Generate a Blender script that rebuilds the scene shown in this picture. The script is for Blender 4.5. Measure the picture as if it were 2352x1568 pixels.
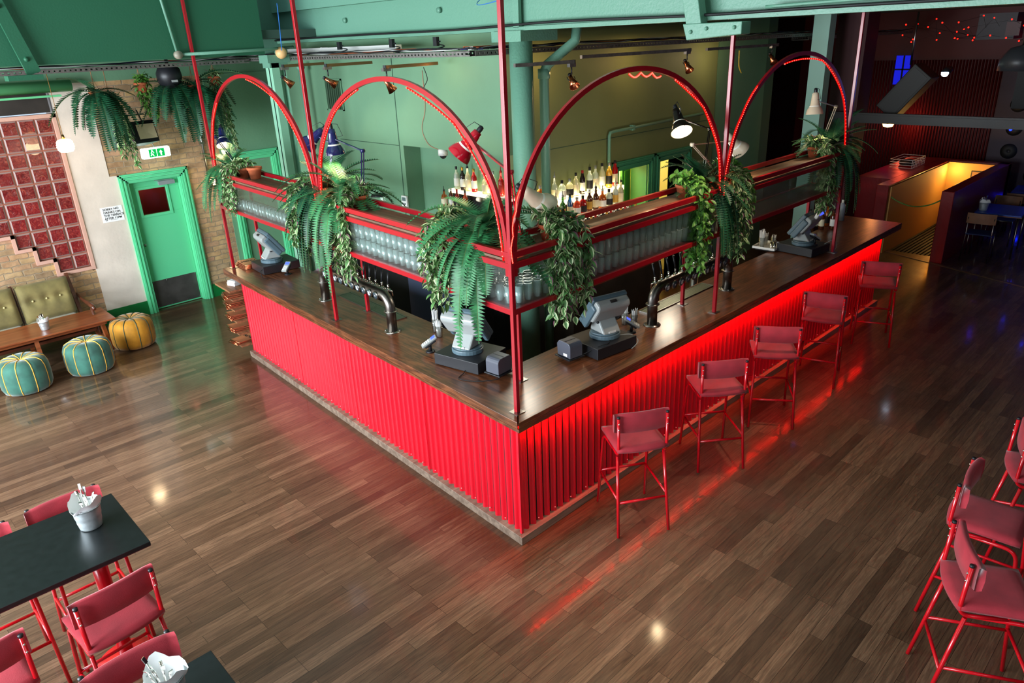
import bpy, bmesh, math, random
from mathutils import Vector as V, Matrix as M
from math import sin, cos, pi, radians as rad
random.seed(7)
S = bpy.context.scene
for o in list(bpy.data.objects): bpy.data.objects.remove(o)
C = S.collection
R_ = random.random
def U(a, b): return random.uniform(a, b)
DL = 0.0695                       # the left bar run stands 4 degrees off square

# ---------------------------------------------------------------- camera, world, lights, exposure
cd = bpy.data.cameras.new('camera'); cam = bpy.data.objects.new('camera', cd); C.objects.link(cam)
cd.sensor_width = 36; cd.lens = 36*1672.68/2352; cd.clip_start = 0.05; cd.clip_end = 100
yw, pt, rl = 0.8052, -0.3922, -0.0427
F = V((cos(yw)*cos(pt), sin(yw)*cos(pt), sin(pt))); r0 = V((sin(yw), -cos(yw), 0)); u0 = r0.cross(F)
Rr = cos(rl)*r0+sin(rl)*u0; Uu = -sin(rl)*r0+cos(rl)*u0
mw = M((Rr, Uu, -F)).transposed().to_4x4(); mw.translation = V((-3.3683, -3.4846, 3.7582)); cam.matrix_world = mw
S.camera = cam
S.view_settings.view_transform = 'Standard'; S.view_settings.look = 'None'
S.view_settings.gamma = 1; S.view_settings.use_curve_mapping = False
S.view_settings.exposure = 0.5
w = bpy.data.worlds.new('world'); S.world = w; w.use_nodes = True
w.node_tree.nodes['Background'].inputs[0].default_value = (0.62, 0.78, 1, 1)
w.node_tree.nodes['Background'].inputs[1].default_value = 0.8
def lamp(kind, name, loc, energy, col, size=0.1, aim=None, size_y=None, spot=None, blend=.4):
    l = bpy.data.lights.new(name, kind); l.energy = energy; l.color = col
    if kind == 'AREA':
        l.size = size
        if size_y: l.shape = 'RECTANGLE'; l.size_y = size_y
    elif kind == 'SUN': l.angle = size
    else: l.shadow_soft_size = size
    if name in ('track_spill_fill', 'rope_glow', 'backroom_light', 'bar_aisle_fill', 'desk_lamp_light', 'blue_wash'): l.specular_factor = .15
    if spot: l.spot_size = rad(spot); l.spot_blend = blend
    o = bpy.data.objects.new(name, l); C.objects.link(o); o.location = loc
    if aim is not None: o.rotation_euler = (V(aim)-V(loc)).to_track_quat('-Z', 'Y').to_euler()
    return o
WARM = (1, .72, .42); COOL = (.84, .93, 1)
lamp('AREA', 'window_daylight', (-6.8, 3.1, 2.7), 1180, COOL, 8.2, (0, 3.1, 1.6), 2.6)
lamp('SPOT', 'warm_fill_spot', (-.9, -1.6, 5.5), 520, (1, .8, .62), .12, (-.45, -1.1, 0), spot=36, blend=1).data.specular_factor = .4  # this and the next two: unseen spots added to warm floor and stools
lamp('SPOT', 'warm_fill_spot', (-1.2, 1.9, 5.5), 400, (1, .86, .74), .12, (-.8, 2.1, 0), spot=52, blend=1).data.specular_factor = .4
lamp('SPOT', 'warm_fill_spot', (2.7, -.75, 3.9), 120, (1, .74, .55), .08, (2.3, -.4, .7), spot=80, blend=1).data.specular_factor = .4
lamp('AREA', 'window_daylight', (-2.5, -6.2, 3.6), 60, COOL, 6, (-1, 0, 1.4), 1.8)
# ---------------------------------------------------------------- materials
def lin(c): return tuple(((x/255)/12.92 if x/255 <= .04045 else ((x/255+.055)/1.055)**2.4) for x in c)+(1,)
MC = {}
def mat(name, c=(200, 200, 200), rough=.5, metal=0, coat=0, emit=None, es=0, trans=0, ior=1.45, spec=.5, alpha=1, bump=0, bscale=60, var=0, vscale=8, sheen=0, stretch=None):
    if name in MC: return MC[name]
    m = bpy.data.materials.new(name); MC[name] = m; m.use_nodes = True
    nt = m.node_tree; b = nt.nodes['Principled BSDF']; i = b.inputs
    i['Base Color'].default_value = lin(c); i['Roughness'].default_value = rough; i['Metallic'].default_value = metal
    i['Coat Weight'].default_value = coat; i['Coat Roughness'].default_value = .12
    i['Transmission Weight'].default_value = trans; i['IOR'].default_value = ior
    i['Specular IOR Level'].default_value = spec; i['Alpha'].default_value = alpha
    if sheen: i['Sheen Weight'].default_value = sheen; i['Sheen Roughness'].default_value = .4
    if emit: i['Emission Color'].default_value = lin(emit); i['Emission Strength'].default_value = es
    L = nt.links.new
    if bump or var:
        tc = nt.nodes.new('ShaderNodeTexCoord'); src = tc.outputs['Object']
        if stretch:
            mp = nt.nodes.new('ShaderNodeMapping'); mp.inputs['Scale'].default_value = stretch; L(src, mp.inputs[0]); src = mp.outputs[0]
    if var:
        n = nt.nodes.new('ShaderNodeTexNoise'); n.inputs['Scale'].default_value = vscale; n.inputs['Detail'].default_value = 5; L(src, n.inputs[0])
        rp = nt.nodes.new('ShaderNodeValToRGB'); L(n.outputs[0], rp.inputs[0])
        rp.color_ramp.elements[0].position = .3; rp.color_ramp.elements[1].position = .7
        rp.color_ramp.elements[0].color = lin([max(0, x*(1-var)) for x in c]); rp.color_ramp.elements[1].color = lin([min(255, x*(1+var*.5)) for x in c])
        L(rp.outputs[0], i['Base Color'])
    if bump:
        n = nt.nodes.new('ShaderNodeTexNoise'); n.inputs['Scale'].default_value = bscale; n.inputs['Detail'].default_value = 3; L(src, n.inputs[0])
        bp = nt.nodes.new('ShaderNodeBump'); bp.inputs['Strength'].default_value = bump; bp.inputs['Distance'].default_value = .01
        L(n.outputs[0], bp.inputs['Height']); L(bp.outputs[0], i['Normal'])
    return m
def nodes(name):
    m = bpy.data.materials.new(name); MC[name] = m; m.use_nodes = True
    nt = m.node_tree; return m, nt, nt.nodes['Principled BSDF'], nt.links.new
def nd(nt, t, **kw):
    n = nt.nodes.new(t)
    for k, v in kw.items(): setattr(n, k, v)
    return n
def ramp(nt, L, src, stops):
    r = nt.nodes.new('ShaderNodeValToRGB'); e = r.color_ramp.elements
    while len(e) < len(stops): e.new(.5)
    for x, (p, c) in zip(e, stops): x.position = p; x.color = lin(c)
    L(src, r.inputs[0]); return r.outputs[0]
def mapping(nt, L, scale=(1, 1, 1), loc=(0, 0, 0), rot=(0, 0, 0), kind='Object'):
    t = nt.nodes.new('ShaderNodeTexCoord'); m = nt.nodes.new('ShaderNodeMapping')
    m.inputs['Scale'].default_value = scale; m.inputs['Location'].default_value = loc; m.inputs['Rotation'].default_value = rot
    L(t.outputs[kind], m.inputs[0]); return m.outputs[0]
def noise(nt, L, src, sc, det=4, rough=.5, dist=0):
    n = nt.nodes.new('ShaderNodeTexNoise'); n.inputs['Scale'].default_value = sc; n.inputs['Detail'].default_value = det
    n.inputs['Roughness'].default_value = rough; n.inputs['Distortion'].default_value = dist; L(src, n.inputs[0]); return n.outputs[0]
def mix(nt, L, f, a, b, kind='MIX'):
    n = nt.nodes.new('ShaderNodeMix'); n.data_type = 'RGBA'; n.blend_type = kind
    if isinstance(f, (int, float)): n.inputs[0].default_value = f
    else: L(f, n.inputs[0])
    for s, v in ((6, a), (7, b)):
        if isinstance(v, tuple): n.inputs[s].default_value = lin(v)
        else: L(v, n.inputs[s])
    return n.outputs[2]
def floor_mat():
    m, nt, b, L = nodes('oak_boards')
    v = mapping(nt, L)
    br = nd(nt, 'ShaderNodeTexBrick'); br.offset = .37; br.offset_frequency = 3; br.squash = 1
    L(v, br.inputs['Vector']); i = br.inputs
    i['Scale'].default_value = 1; i['Mortar Size'].default_value = .0014; i['Mortar Smooth'].default_value = .3; i['Bias'].default_value = 0
    i['Brick Width'].default_value = .95; i['Row Height'].default_value = .092
    i['Color1'].default_value = (0, 0, 0, 1); i['Color2'].default_value = (1, 1, 1, 1); i['Mortar'].default_value = (.5, .5, .5, 1)
    base = ramp(nt, L, br.outputs['Color'], [(0, (82, 63, 49)), (.1, (106, 83, 65)), (.6, (130, 103, 82)), (1, (154, 126, 103))])
    rv = nd(nt, 'ShaderNodeVectorMath', operation='MULTIPLY_ADD'); L(br.outputs['Color'], rv.inputs[0]); rv.inputs[1].default_value = (40, 40, 0); L(mapping(nt, L, (2.0, 30, 1)), rv.inputs[2])
    g = noise(nt, L, rv.outputs[0], 1.5, 9, .68, 1.2)
    gr = ramp(nt, L, g, [(.3, (84, 64, 52)), (.45, (150, 132, 118)), (.58, (196, 182, 168)), (.78, (236, 226, 214))])
    c1 = mix(nt, L, .85, base, gr, 'MULTIPLY')
    g2 = noise(nt, L, mapping(nt, L, (1, 1, 1)), .7, 3)
    c2 = mix(nt, L, ramp(nt, L, g2, [(.35, (0, 0, 0)), (.7, (120, 120, 120))]), c1, (138, 112, 92))
    sx = nd(nt, 'ShaderNodeSeparateXYZ'); L(v, sx.inputs[0])
    def mt(op, a, b=None):
        n = nd(nt, 'ShaderNodeMath', operation=op)
        for k_, q in enumerate((a, b)):
            if q is None: continue
            if isinstance(q, (int, float)): n.inputs[k_].default_value = q
            else: L(q, n.inputs[k_])
        return n.outputs[0]
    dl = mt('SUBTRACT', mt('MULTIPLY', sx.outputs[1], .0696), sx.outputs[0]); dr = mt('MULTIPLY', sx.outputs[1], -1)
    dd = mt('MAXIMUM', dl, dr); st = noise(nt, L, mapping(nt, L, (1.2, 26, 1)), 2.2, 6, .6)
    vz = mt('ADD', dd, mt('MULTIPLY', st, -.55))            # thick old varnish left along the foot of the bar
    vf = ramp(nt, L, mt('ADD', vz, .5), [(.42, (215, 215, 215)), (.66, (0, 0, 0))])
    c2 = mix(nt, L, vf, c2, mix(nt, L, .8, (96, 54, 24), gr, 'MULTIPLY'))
    c3 = mix(nt, L, br.outputs['Fac'], c2, (30, 20, 14))
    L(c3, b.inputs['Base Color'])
    sp = noise(nt, L, v, 3.0, 6, .7)
    rr = ramp(nt, L, sp, [(.3, (150, 150, 150)), (.75, (185, 185, 185))]); L(rr, b.inputs['Roughness'])
    cr = ramp(nt, L, sp, [(.3, (64, 64, 64)), (.75, (112, 112, 112))]); L(cr, b.inputs['Coat Roughness'])
    b.inputs['Coat Weight'].default_value = .6; b.inputs['Coat IOR'].default_value = 1.5
    b.inputs['Specular IOR Level'].default_value = .3
    bp = nd(nt, 'ShaderNodeBump'); bp.inputs['Strength'].default_value = .1; bp.inputs['Distance'].default_value = .002
    L(g, bp.inputs['Height']); L(bp.outputs[0], b.inputs['Normal']); return m
def wood(name, dark, light, axis=0, sc=1., rough=.3, coat=.2, swirl=1.5):
    m, nt, b, L = nodes(name)
    s = [14, 14, 14]; s[axis] = 1.1
    v = mapping(nt, L, tuple(x*sc for x in s))
    n = noise(nt, L, v, 1.3, 9, .62, swirl)
    c = ramp(nt, L, n, [(.3, dark), (.47, tuple((a+b_)/2 for a, b_ in zip(dark, light))), (.62, light), (.8, tuple(x*.8 for x in dark))])
    L(c, b.inputs['Base Color']); b.inputs['Roughness'].default_value = rough
    b.inputs['Coat Weight'].default_value = coat; b.inputs['Coat Roughness'].default_value = .2
    bp = nd(nt, 'ShaderNodeBump'); bp.inputs['Strength'].default_value = .05; bp.inputs['Distance'].default_value = .003
    L(n, bp.inputs['Height']); L(bp.outputs[0], b.inputs['Normal']); return m
def brick_mat():
    m, nt, b, L = nodes('london_stock_brick')
    v = mapping(nt, L, (1, 1, 1), (0, 0, 0), (rad(90), 0, 0))
    nz = noise(nt, L, v, 9, 3); 
    vm = nd(nt, 'ShaderNodeVectorMath', operation='ADD'); sc = nd(nt, 'ShaderNodeVectorMath', operation='SCALE'); sc.inputs['Scale'].default_value = .045
    nn = nt.nodes.new('ShaderNodeTexNoise'); nn.inputs['Scale'].default_value = 11; L(v, nn.inputs[0]); L(nn.outputs[1], sc.inputs[0]); L(v, vm.inputs[0]); L(sc.outputs[0], vm.inputs[1])
    br = nd(nt, 'ShaderNodeTexBrick'); L(vm.outputs[0], br.inputs['Vector']); i = br.inputs
    i['Scale'].default_value = 1; i['Mortar Size'].default_value = .009; i['Mortar Smooth'].default_value = .5
    i['Brick Width'].default_value = .232; i['Row Height'].default_value = .08
    i['Color1'].default_value = (0, 0, 0, 1); i['Color2'].default_value = (1, 1, 1, 1); i['Mortar'].default_value = (.5, .5, .5, 1)
    c = ramp(nt, L, br.outputs['Color'], [(0, (150, 122, 94)), (.3, (188, 158, 118)), (.6, (214, 178, 122)), (1, (196, 150, 120))])
    c = mix(nt, L, ramp(nt, L, noise(nt, L, v, 2.2, 7, .65), [(.36, (30, 30, 30)), (.62, (215, 215, 215))]), c, (200, 172, 140))
    st = ramp(nt, L, noise(nt, L, v, 4, 8, .7), [(.35, (140, 122, 104)), (.6, (240, 232, 222))])
    c = mix(nt, L, .7, c, st, 'MULTIPLY'); c = mix(nt, L, br.outputs['Fac'], c, (150, 130, 105))
    L(c, b.inputs['Base Color']); b.inputs['Roughness'].default_value = .85
    h = mix(nt, L, .5, br.outputs['Fac'], nz)
    bp = nd(nt, 'ShaderNodeBump'); bp.inputs['Strength'].default_value = .7; bp.inputs['Distance'].default_value = .012; bp.invert = True
    L(h, bp.inputs['Height']); L(bp.outputs[0], b.inputs['Normal']); return m
def reeded(name, scale=36, axis='X'):
    m, nt, b, L = nodes(name); nt.nodes.remove(b); out = nt.nodes['Material Output']
    w_ = nd(nt, 'ShaderNodeTexWave'); w_.bands_direction = axis; w_.inputs['Scale'].default_value = scale
    L(mapping(nt, L), w_.inputs[0]); bp = nd(nt, 'ShaderNodeBump'); bp.inputs['Strength'].default_value = .5; bp.inputs['Distance'].default_value = .003
    L(w_.outputs[1], bp.inputs['Height'])
    t = nd(nt, 'ShaderNodeBsdfTransparent'); t.inputs[0].default_value = (.9, .97, .96, 1)
    r = nd(nt, 'ShaderNodeBsdfRefraction'); r.inputs['IOR'].default_value = 1.12; r.inputs['Roughness'].default_value = .12; r.inputs[0].default_value = (.92, .98, .97, 1); L(bp.outputs[0], r.inputs['Normal'])
    g = nd(nt, 'ShaderNodeBsdfGlossy'); g.inputs[1].default_value = .18; L(bp.outputs[0], g.inputs['Normal'])
    m1 = nd(nt, 'ShaderNodeMixShader'); m1.inputs[0].default_value = .15; L(t.outputs[0], m1.inputs[1]); L(r.outputs[0], m1.inputs[2])
    lw = nd(nt, 'ShaderNodeLayerWeight'); lw.inputs[0].default_value = .15; L(bp.outputs[0], lw.inputs[1])
    m2 = nd(nt, 'ShaderNodeMixShader'); L(lw.outputs[1], m2.inputs[0]); L(m1.outputs[0], m2.inputs[1]); L(g.outputs[0], m2.inputs[2]); L(m2.outputs[0], out.inputs[0]); return m
def thin_glass(name, tint=(235, 250, 248), gl=.35, glare_white=0):
    m, nt, b, L = nodes(name); nt.nodes.remove(b); out = nt.nodes['Material Output']
    t = nd(nt, 'ShaderNodeBsdfTransparent'); t.inputs[0].default_value = lin(tint)
    g = nd(nt, 'ShaderNodeBsdfGlossy'); g.inputs[1].default_value = .06
    lw = nd(nt, 'ShaderNodeLayerWeight'); lw.inputs[0].default_value = gl
    if glare_white:
        df = nd(nt, 'ShaderNodeBsdfDiffuse'); df.inputs[0].default_value = (.85, .93, .93, 1); m0 = nd(nt, 'ShaderNodeMixShader'); m0.inputs[0].default_value = glare_white
        L(t.outputs[0], m0.inputs[1]); L(df.outputs[0], m0.inputs[2]); t = m0
    mx = nd(nt, 'ShaderNodeMixShader'); L(lw.outputs[1], mx.inputs[0]); L(t.outputs[0], mx.inputs[1]); L(g.outputs[0], mx.inputs[2])
    L(mx.outputs[0], out.inputs[0]); return m
def glassblock_mat():
    m, nt, b, L = nodes('rippled_glass')
    v = mapping(nt, L)
    n = noise(nt, L, v, 16, 5, .6, 2.2)
    c = ramp(nt, L, n, [(.3, (78, 16, 18)), (.52, (118, 34, 34)), (.66, (150, 66, 54)), (.8, (190, 120, 90))]); L(c, b.inputs['Base Color'])
    b.inputs['Roughness'].default_value = .12; b.inputs['Coat Weight'].default_value = 1
    bp = nd(nt, 'ShaderNodeBump'); bp.inputs['Strength'].default_value = .8; bp.inputs['Distance'].default_value = .01
    L(n, bp.inputs['Height']); L(bp.outputs[0], b.inputs['Normal']); return m
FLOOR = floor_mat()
WENGE = wood('wenge_worktop', (56, 30, 18), (130, 75, 45), 0, .8, .3, .2, 2.6)
WENGEY = wood('wenge_worktop_y', (56, 30, 18), (120, 70, 43), 1, .8, .3, .2, 2.6)
TEAK = wood('teak', (106, 50, 26), (158, 86, 48), 0, .7, .32, .3, .6)
PLANK = wood('shelf_plank', (78, 58, 44), (124, 98, 74), 0, 1, .55, 0, .5)
PLANKY = wood('shelf_plank_y', (78, 58, 44), (124, 98, 74), 1, 1, .55, 0, .5)
REC = wood('reclaimed_board', (88, 54, 34), (150, 104, 68), 1, 1.5, .6, 0, .8)
KICK = wood('kick_board', (92, 74, 62), (140, 120, 104), 0, 1, .5, 0, .5)
BRICK = brick_mat()
REEDX = reeded('reeded_glass_x', 34, 'X'); REEDY = reeded('reeded_glass_y', 34, 'Y')
TGL = thin_glass('drinking_glass', gl=.65, glare_white=.45); CLEAR = thin_glass('clear_glass', (250, 252, 250), .25); PANE = thin_glass('door_pane', (225, 200, 190), .5)  # white mixed into the drinking glass stands for reflected window light
GBLK = glassblock_mat()
RED = mat('red_gloss_paint', (158, 12, 28), .3, coat=.25)
REDS = mat('red_stool_paint', (200, 10, 26), .25, coat=.4)
CORR = mat('red_corrugated_paint', (212, 18, 40), .27, spec=.5)
GREENW = mat('green_wall_paint', (106, 147, 116), .6, bump=.15, bscale=30, var=.03, vscale=2)
GREENG = mat('green_girder_paint', (101, 148, 126), .42, bump=.25, bscale=45)
GREENF = mat('green_fascia_shaded', (34, 91, 65), .55, bump=.15, bscale=50)  # wall green with the shade on the fascia darkened into the colour
GREEND = mat('green_door_paint', (96, 204, 148), .42, bump=.08, bscale=60)
GREENB = mat('green_skirting_paint', (14, 110, 52), .4)
GREENK = mat('green_backroom_paint', (70, 150, 66), .5)
PLASTER = mat('cream_plaster', (218, 204, 190), .85, bump=.25, bscale=14, var=.05, vscale=3)
PINKF = mat('pink_window_frame', (206, 160, 142), .6, bump=.2, bscale=40)
MORT = mat('terracotta_mortar', (150, 84, 64), .7)
BLKFRM = mat('glass_block_edge', (150, 124, 118), .5)
STEEL = mat('brushed_steel', (150, 146, 140), .28, 1, bump=.03, bscale=200)
RAWSTEEL = mat('raw_steel_pipe', (120, 114, 108), .34, 1, var=.25, vscale=9)
CHROME = mat('chrome', (225, 222, 215), .1, 1)
COPPER = mat('copper', (205, 120, 84), .25, 1)
BLACKP = mat('black_plastic', (26, 27, 31), .42, bump=.05, bscale=300)
BLACKM = mat('black_matt', (14, 15, 16), .6)
TABLEB = mat('black_laminate', (20, 24, 25), .32, var=.2, vscale=20)
GREYT = mat('terminal_grey', (84, 104, 114), .38); GREYL = mat('terminal_light_grey', (152, 156, 154), .36); GREYD = mat('printer_grey', (84, 86, 96), .35)
WHITEP = mat('white_plastic', (226, 226, 222), .4); CREAM = mat('cream_enamel', (226, 206, 178), .25, coat=.5)
NAVY = mat('navy_enamel', (26, 30, 82), .15, coat=.8); REDL = mat('red_enamel', (176, 10, 34), .15, coat=.8); BLKL = mat('black_enamel', (20, 14, 14), .2, coat=.6)
FAB = mat('coral_red_velour', (164, 42, 54), .85, sheen=.2, bump=.12, bscale=220, var=.08, vscale=10)
OLIVE = mat('olive_velvet', (124, 112, 66), .8, sheen=.4, var=.18, vscale=5, bump=.4, bscale=7)
TEALV = mat('teal_velvet', (50, 100, 86), .75, sheen=.6, var=.22, vscale=7); MUSTV = mat('mustard_velvet', (188, 128, 26), .75, sheen=.3, var=.18, vscale=6)
GOLDP = mat('gold_piping', (232, 178, 74), .6); DKPIPE = mat('dark_green_piping', (58, 76, 56), .6)
TERRA = mat('terracotta', (186, 96, 58), .75, var=.12, vscale=12)
LEAF1 = mat('fern_green', (52, 120, 72), .5, var=.3, vscale=14); LEAF2 = mat('fern_dark_green', (26, 82, 52), .5, var=.3, vscale=14)
LEAF3 = mat('leaf_green', (80, 124, 66), .45, var=.25, vscale=20); LEAF4 = mat('pothos_green', (92, 146, 58), .4, var=.3, vscale=14)
LEAFC = mat('leaf_cream', (186, 200, 150), .5); LEAFP = mat('leaf_purple', (122, 70, 92), .5); STEM = mat('stem_green', (90, 110, 60), .6)
PAPER = mat('white_paper', (240, 240, 240), .8); INK = mat('black_ink', (16, 16, 18), .7); STRAW = mat('translucent_straw', (236, 236, 236), .4, alpha=.8)
ZINC = mat('galvanised_zinc', (196, 204, 206), .42, .65, var=.1, vscale=25)
GALV = mat('galvanised_tray', (128, 124, 120), .5, .7, var=.15, vscale=20)
LEDR = mat('red_led', (255, 20, 10), .4, emit=(255, 14, 6), es=9); LEDP = mat('red_led_bulb', (255, 90, 70), .4, emit=(255, 60, 48), es=5)
LEDR2 = mat('red_rope_sleeve', (110, 2, 2), .3, emit=(255, 6, 3), es=.6)
BULB = mat('lit_bulb', (255, 240, 210), .4, emit=(255, 226, 176), es=14)
SHADEIN = mat('lamp_inner_white', (250, 244, 230), .5)
OPAL = mat('opal_shade', (255, 240, 214), .4, emit=(255, 222, 176), es=3.2)
EXITW = mat('exit_sign_white', (235, 255, 245), .4, emit=(225, 255, 240), es=1.6); EXITG = mat('exit_sign_green', (0, 150, 60), .4, emit=(0, 160, 70), es=.8)
BLUELCD = mat('blue_display', (70, 90, 220), .3, emit=(70, 90, 230), es=.9)
REDW = mat('dark_red_wall', (66, 14, 22), .55, bump=.1, bscale=30); REDT = mat('dark_red_tile', (120, 12, 18), .3, bump=.2, bscale=20)
BLUET = mat('blue_tabletop', (12, 70, 170), .3); YELW = mat('ochre_wall', (196, 150, 82), .7); DKCEIL = mat('dark_ceiling', (16, 22, 20), .8)
PLY = mat('plywood', (128, 88, 62), .5, var=.1, vscale=10); BLUEE = mat('blue_light', (20, 40, 255), .4, emit=(10, 30, 255), es=9)
BACKWALL = mat('backroom_cream', (238, 226, 160), .7); LITSHELF = mat('lit_shelf', (255, 244, 214), .4, emit=(255, 232, 184), es=1.3)
GREYC = mat('ceiling_grey_green', (60, 84, 74), .8)
# ---------------------------------------------------------------- mesh helpers
class MB:
    def __init__(s): s.v = []; s.f = []; s.m = []; s.mi = 0; s.sm = []; s.smooth = False
    def add(s, vs, fs, T=None):
        o = len(s.v); s.v += [tuple(T @ V(p)) if T else tuple(p) for p in vs]
        for f in fs: s.f.append([o+k for k in f]); s.m.append(s.mi); s.sm.append(s.smooth)
        return s
    def box(s, x0, x1, y0, y1, z0, z1, T=None):
        return s.add([(x0, y0, z0), (x1, y0, z0), (x1, y1, z0), (x0, y1, z0), (x0, y0, z1), (x1, y0, z1), (x1, y1, z1), (x0, y1, z1)],
              [(0, 3, 2, 1), (4, 5, 6, 7), (0, 1, 5, 4), (1, 2, 6, 5), (2, 3, 7, 6), (3, 0, 4, 7)], T)
    def cb(s, c, d, T=None): return s.box(c[0]-d[0]/2, c[0]+d[0]/2, c[1]-d[1]/2, c[1]+d[1]/2, c[2]-d[2]/2, c[2]+d[2]/2, T)
    def bar(s, a, b, wx, wz=None):      # square bar from a to b
        wz = wz or wx; a = V(a); b = V(b); d = b-a; l = d.length
        q = d.to_track_quat('Z', 'Y').to_matrix().to_4x4(); q.translation = a
        return s.box(-wx/2, wx/2, -wz/2, wz/2, 0, l, q)
    def prism(s, poly, z0, z1, T=None):
        n = len(poly)
        return s.add([(x, y, z0) for x, y in poly]+[(x, y, z1) for x, y in poly], [tuple(range(n-1, -1, -1)), tuple(range(n, 2*n))]+[(i, (i+1) % n, n+(i+1) % n, n+i) for i in range(n)], T)
    def lathe(s, prof, n=24, T=None, cap=False):
        sm = s.smooth; s.smooth = True
        vs = [(r*cos(2*pi*k/n), r*sin(2*pi*k/n), z) for r, z in prof for k in range(n)]
        fs = [(j*n+k, j*n+(k+1) % n, (j+1)*n+(k+1) % n, (j+1)*n+k) for j in range(len(prof)-1) for k in range(n)]
        if cap: fs += [tuple(range(n-1, -1, -1)), tuple(range((len(prof)-1)*n, len(prof)*n))]
        s.add(vs, fs, T); s.smooth = sm; return s
    def cyl(s, a, b, r, r2=None, n=12):
        a = V(a); b = V(b); d = b-a; q = d.to_track_quat('Z', 'Y').to_matrix().to_4x4(); q.translation = a
        return s.lathe([(r, 0), (r if r2 is None else r2, d.length)], n, q, True)
    def tube(s, pts, r, n=8, cap=True):
        P = [V(p) for p in pts]; vs = []; nrm = None
        for i, p in enumerate(P):
            t = ((P[min(i+1, len(P)-1)]-p).normalized()+(p-P[max(i-1, 0)]).normalized()); t = t.normalized() if t.length > 1e-6 else V((0, 0, 1))
            if nrm is None: nrm = t.orthogonal().normalized()
            nrm = (nrm-t*nrm.dot(t)).normalized(); bn = t.cross(nrm); rr = r[i] if isinstance(r, (list, tuple)) else r
            vs += [p+rr*(cos(2*pi*k/n)*nrm+sin(2*pi*k/n)*bn) for k in range(n)]
        fs = [(j*n+k, j*n+(k+1) % n, (j+1)*n+(k+1) % n, (j+1)*n+k) for j in range(len(P)-1) for k in range(n)]
        sm = s.smooth; s.smooth = True; s.add(vs, fs); s.smooth = sm
        if cap: s.f += [list(range(len(s.v)-len(vs)+n-1, len(s.v)-len(vs)-1, -1)), list(range(len(s.v)-n, len(s.v)))]; s.m += [s.mi]*2; s.sm += [False]*2
        return s
    def sph(s, c, r, n=12, m=8, sz=1):
        return s.lathe([(max(r*sin(pi*j/m), 1e-4), -r*cos(pi*j/m)*sz) for j in range(m+1)], n, M.Translation(V(c)))
    def grid(s, fn, nu, nv, closed=False):
        vs = [fn(i/nu, j/nv) for i in range(nu+1) for j in range(nv+1)]
        sm = s.smooth; s.smooth = True
        s.add(vs, [(i*(nv+1)+j, (i+1)*(nv+1)+j, (i+1)*(nv+1)+j+1, i*(nv+1)+j+1) for i in range(nu) for j in range(nv)]); s.smooth = sm; return s
def obj(name, mb, mats, parent=None, loc=None, rot=None, bevel=0, subd=0, cat=None, label=None, group=None, kind=None):
    me = bpy.data.meshes.new(name); me.from_pydata(mb.v, [], mb.f)
    mats = mats if isinstance(mats, (list, tuple)) else [mats]
    for m in mats: me.materials.append(m)
    me.polygons.foreach_set('material_index', mb.m); me.polygons.foreach_set('use_smooth', mb.sm); me.validate(); me.update()
    o = bpy.data.objects.new(name, me); C.objects.link(o)
    if parent: o.parent = parent
    if loc: o.location = loc
    if rot: o.rotation_euler = rot
    if bevel:
        b = o.modifiers.new('bevel', 'BEVEL'); b.width = bevel; b.segments = 2; b.limit_method = 'ANGLE'
    if subd:
        b = o.modifiers.new('subd', 'SUBSURF'); b.levels = subd; b.render_levels = subd
    tag(o, label, cat, group, kind); return o
def tag(o, label=None, cat=None, group=None, kind=None):
    for k, v in (('label', label), ('category', cat), ('group', group), ('kind', kind)):
        if v: o[k] = v
    return o
def thing(name, label, cat, loc=(0, 0, 0), rz=0, group=None):
    o = bpy.data.objects.new(name, None); C.objects.link(o); o.location = loc; o.rotation_euler = (0, 0, rz); o.empty_display_size = .1
    return tag(o, label, cat, group)
def kids(o): return [c for c in bpy.data.objects if c.parent == o]
def dup(root, loc, rz=0, label=None, group=None):
    r = root.copy(); C.objects.link(r); r.location = loc; r.rotation_euler = (0, 0, rz)
    if label: r['label'] = label
    if group: r['group'] = group
    for ch in KIDS[root.name]:
        c = ch.copy(); C.objects.link(c); c.parent = r
        for g in KIDS.get(ch.name, []):
            d = g.copy(); C.objects.link(d); d.parent = c
    return r
KIDS = {}
def reg(root):
    KIDS[root.name] = kids(root)
    for c in KIDS[root.name]: KIDS[c.name] = kids(c)
    return root
def text(name, body, size, m, parent, T, ext=.001, align='CENTER'):
    cu = bpy.data.curves.new(name, 'FONT'); cu.body = body; cu.size = size; cu.extrude = ext; cu.align_x = align; cu.space_line = 1.0
    cu.offset = size*.02
    t = bpy.data.objects.new(name, cu); C.objects.link(t)
    me = bpy.data.meshes.new_from_object(t); bpy.data.objects.remove(t); me.materials.clear(); me.materials.append(m)
    o = bpy.data.objects.new(name, me); C.objects.link(o); o.parent = parent; o.matrix_local = T; return o
def struct(name, mb, m, bevel=0): return obj(name, mb, m, bevel=bevel, kind='structure')
ST = MB
def LP(x, y, z=0):                 # left-run coordinates: x inward from the front, y along the run
    return V((x*cos(DL)+y*sin(DL), y*cos(DL)-x*sin(DL), z))
TL = M.Rotation(-DL, 4, 'Z')
# ================================================================ THE SETTING
fl = ST(); fl.box(-7, 10.32, -6.5, 8.6, -.1, 0); fl.box(10.32, 17, -6.5, .1, -.1, 0); fl.box(10.32, 17, .93, 8.6, -.1, 0); fl.box(13.2, 17, .1, .93, -.1, 0)
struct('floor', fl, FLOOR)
W = 8.3
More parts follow.
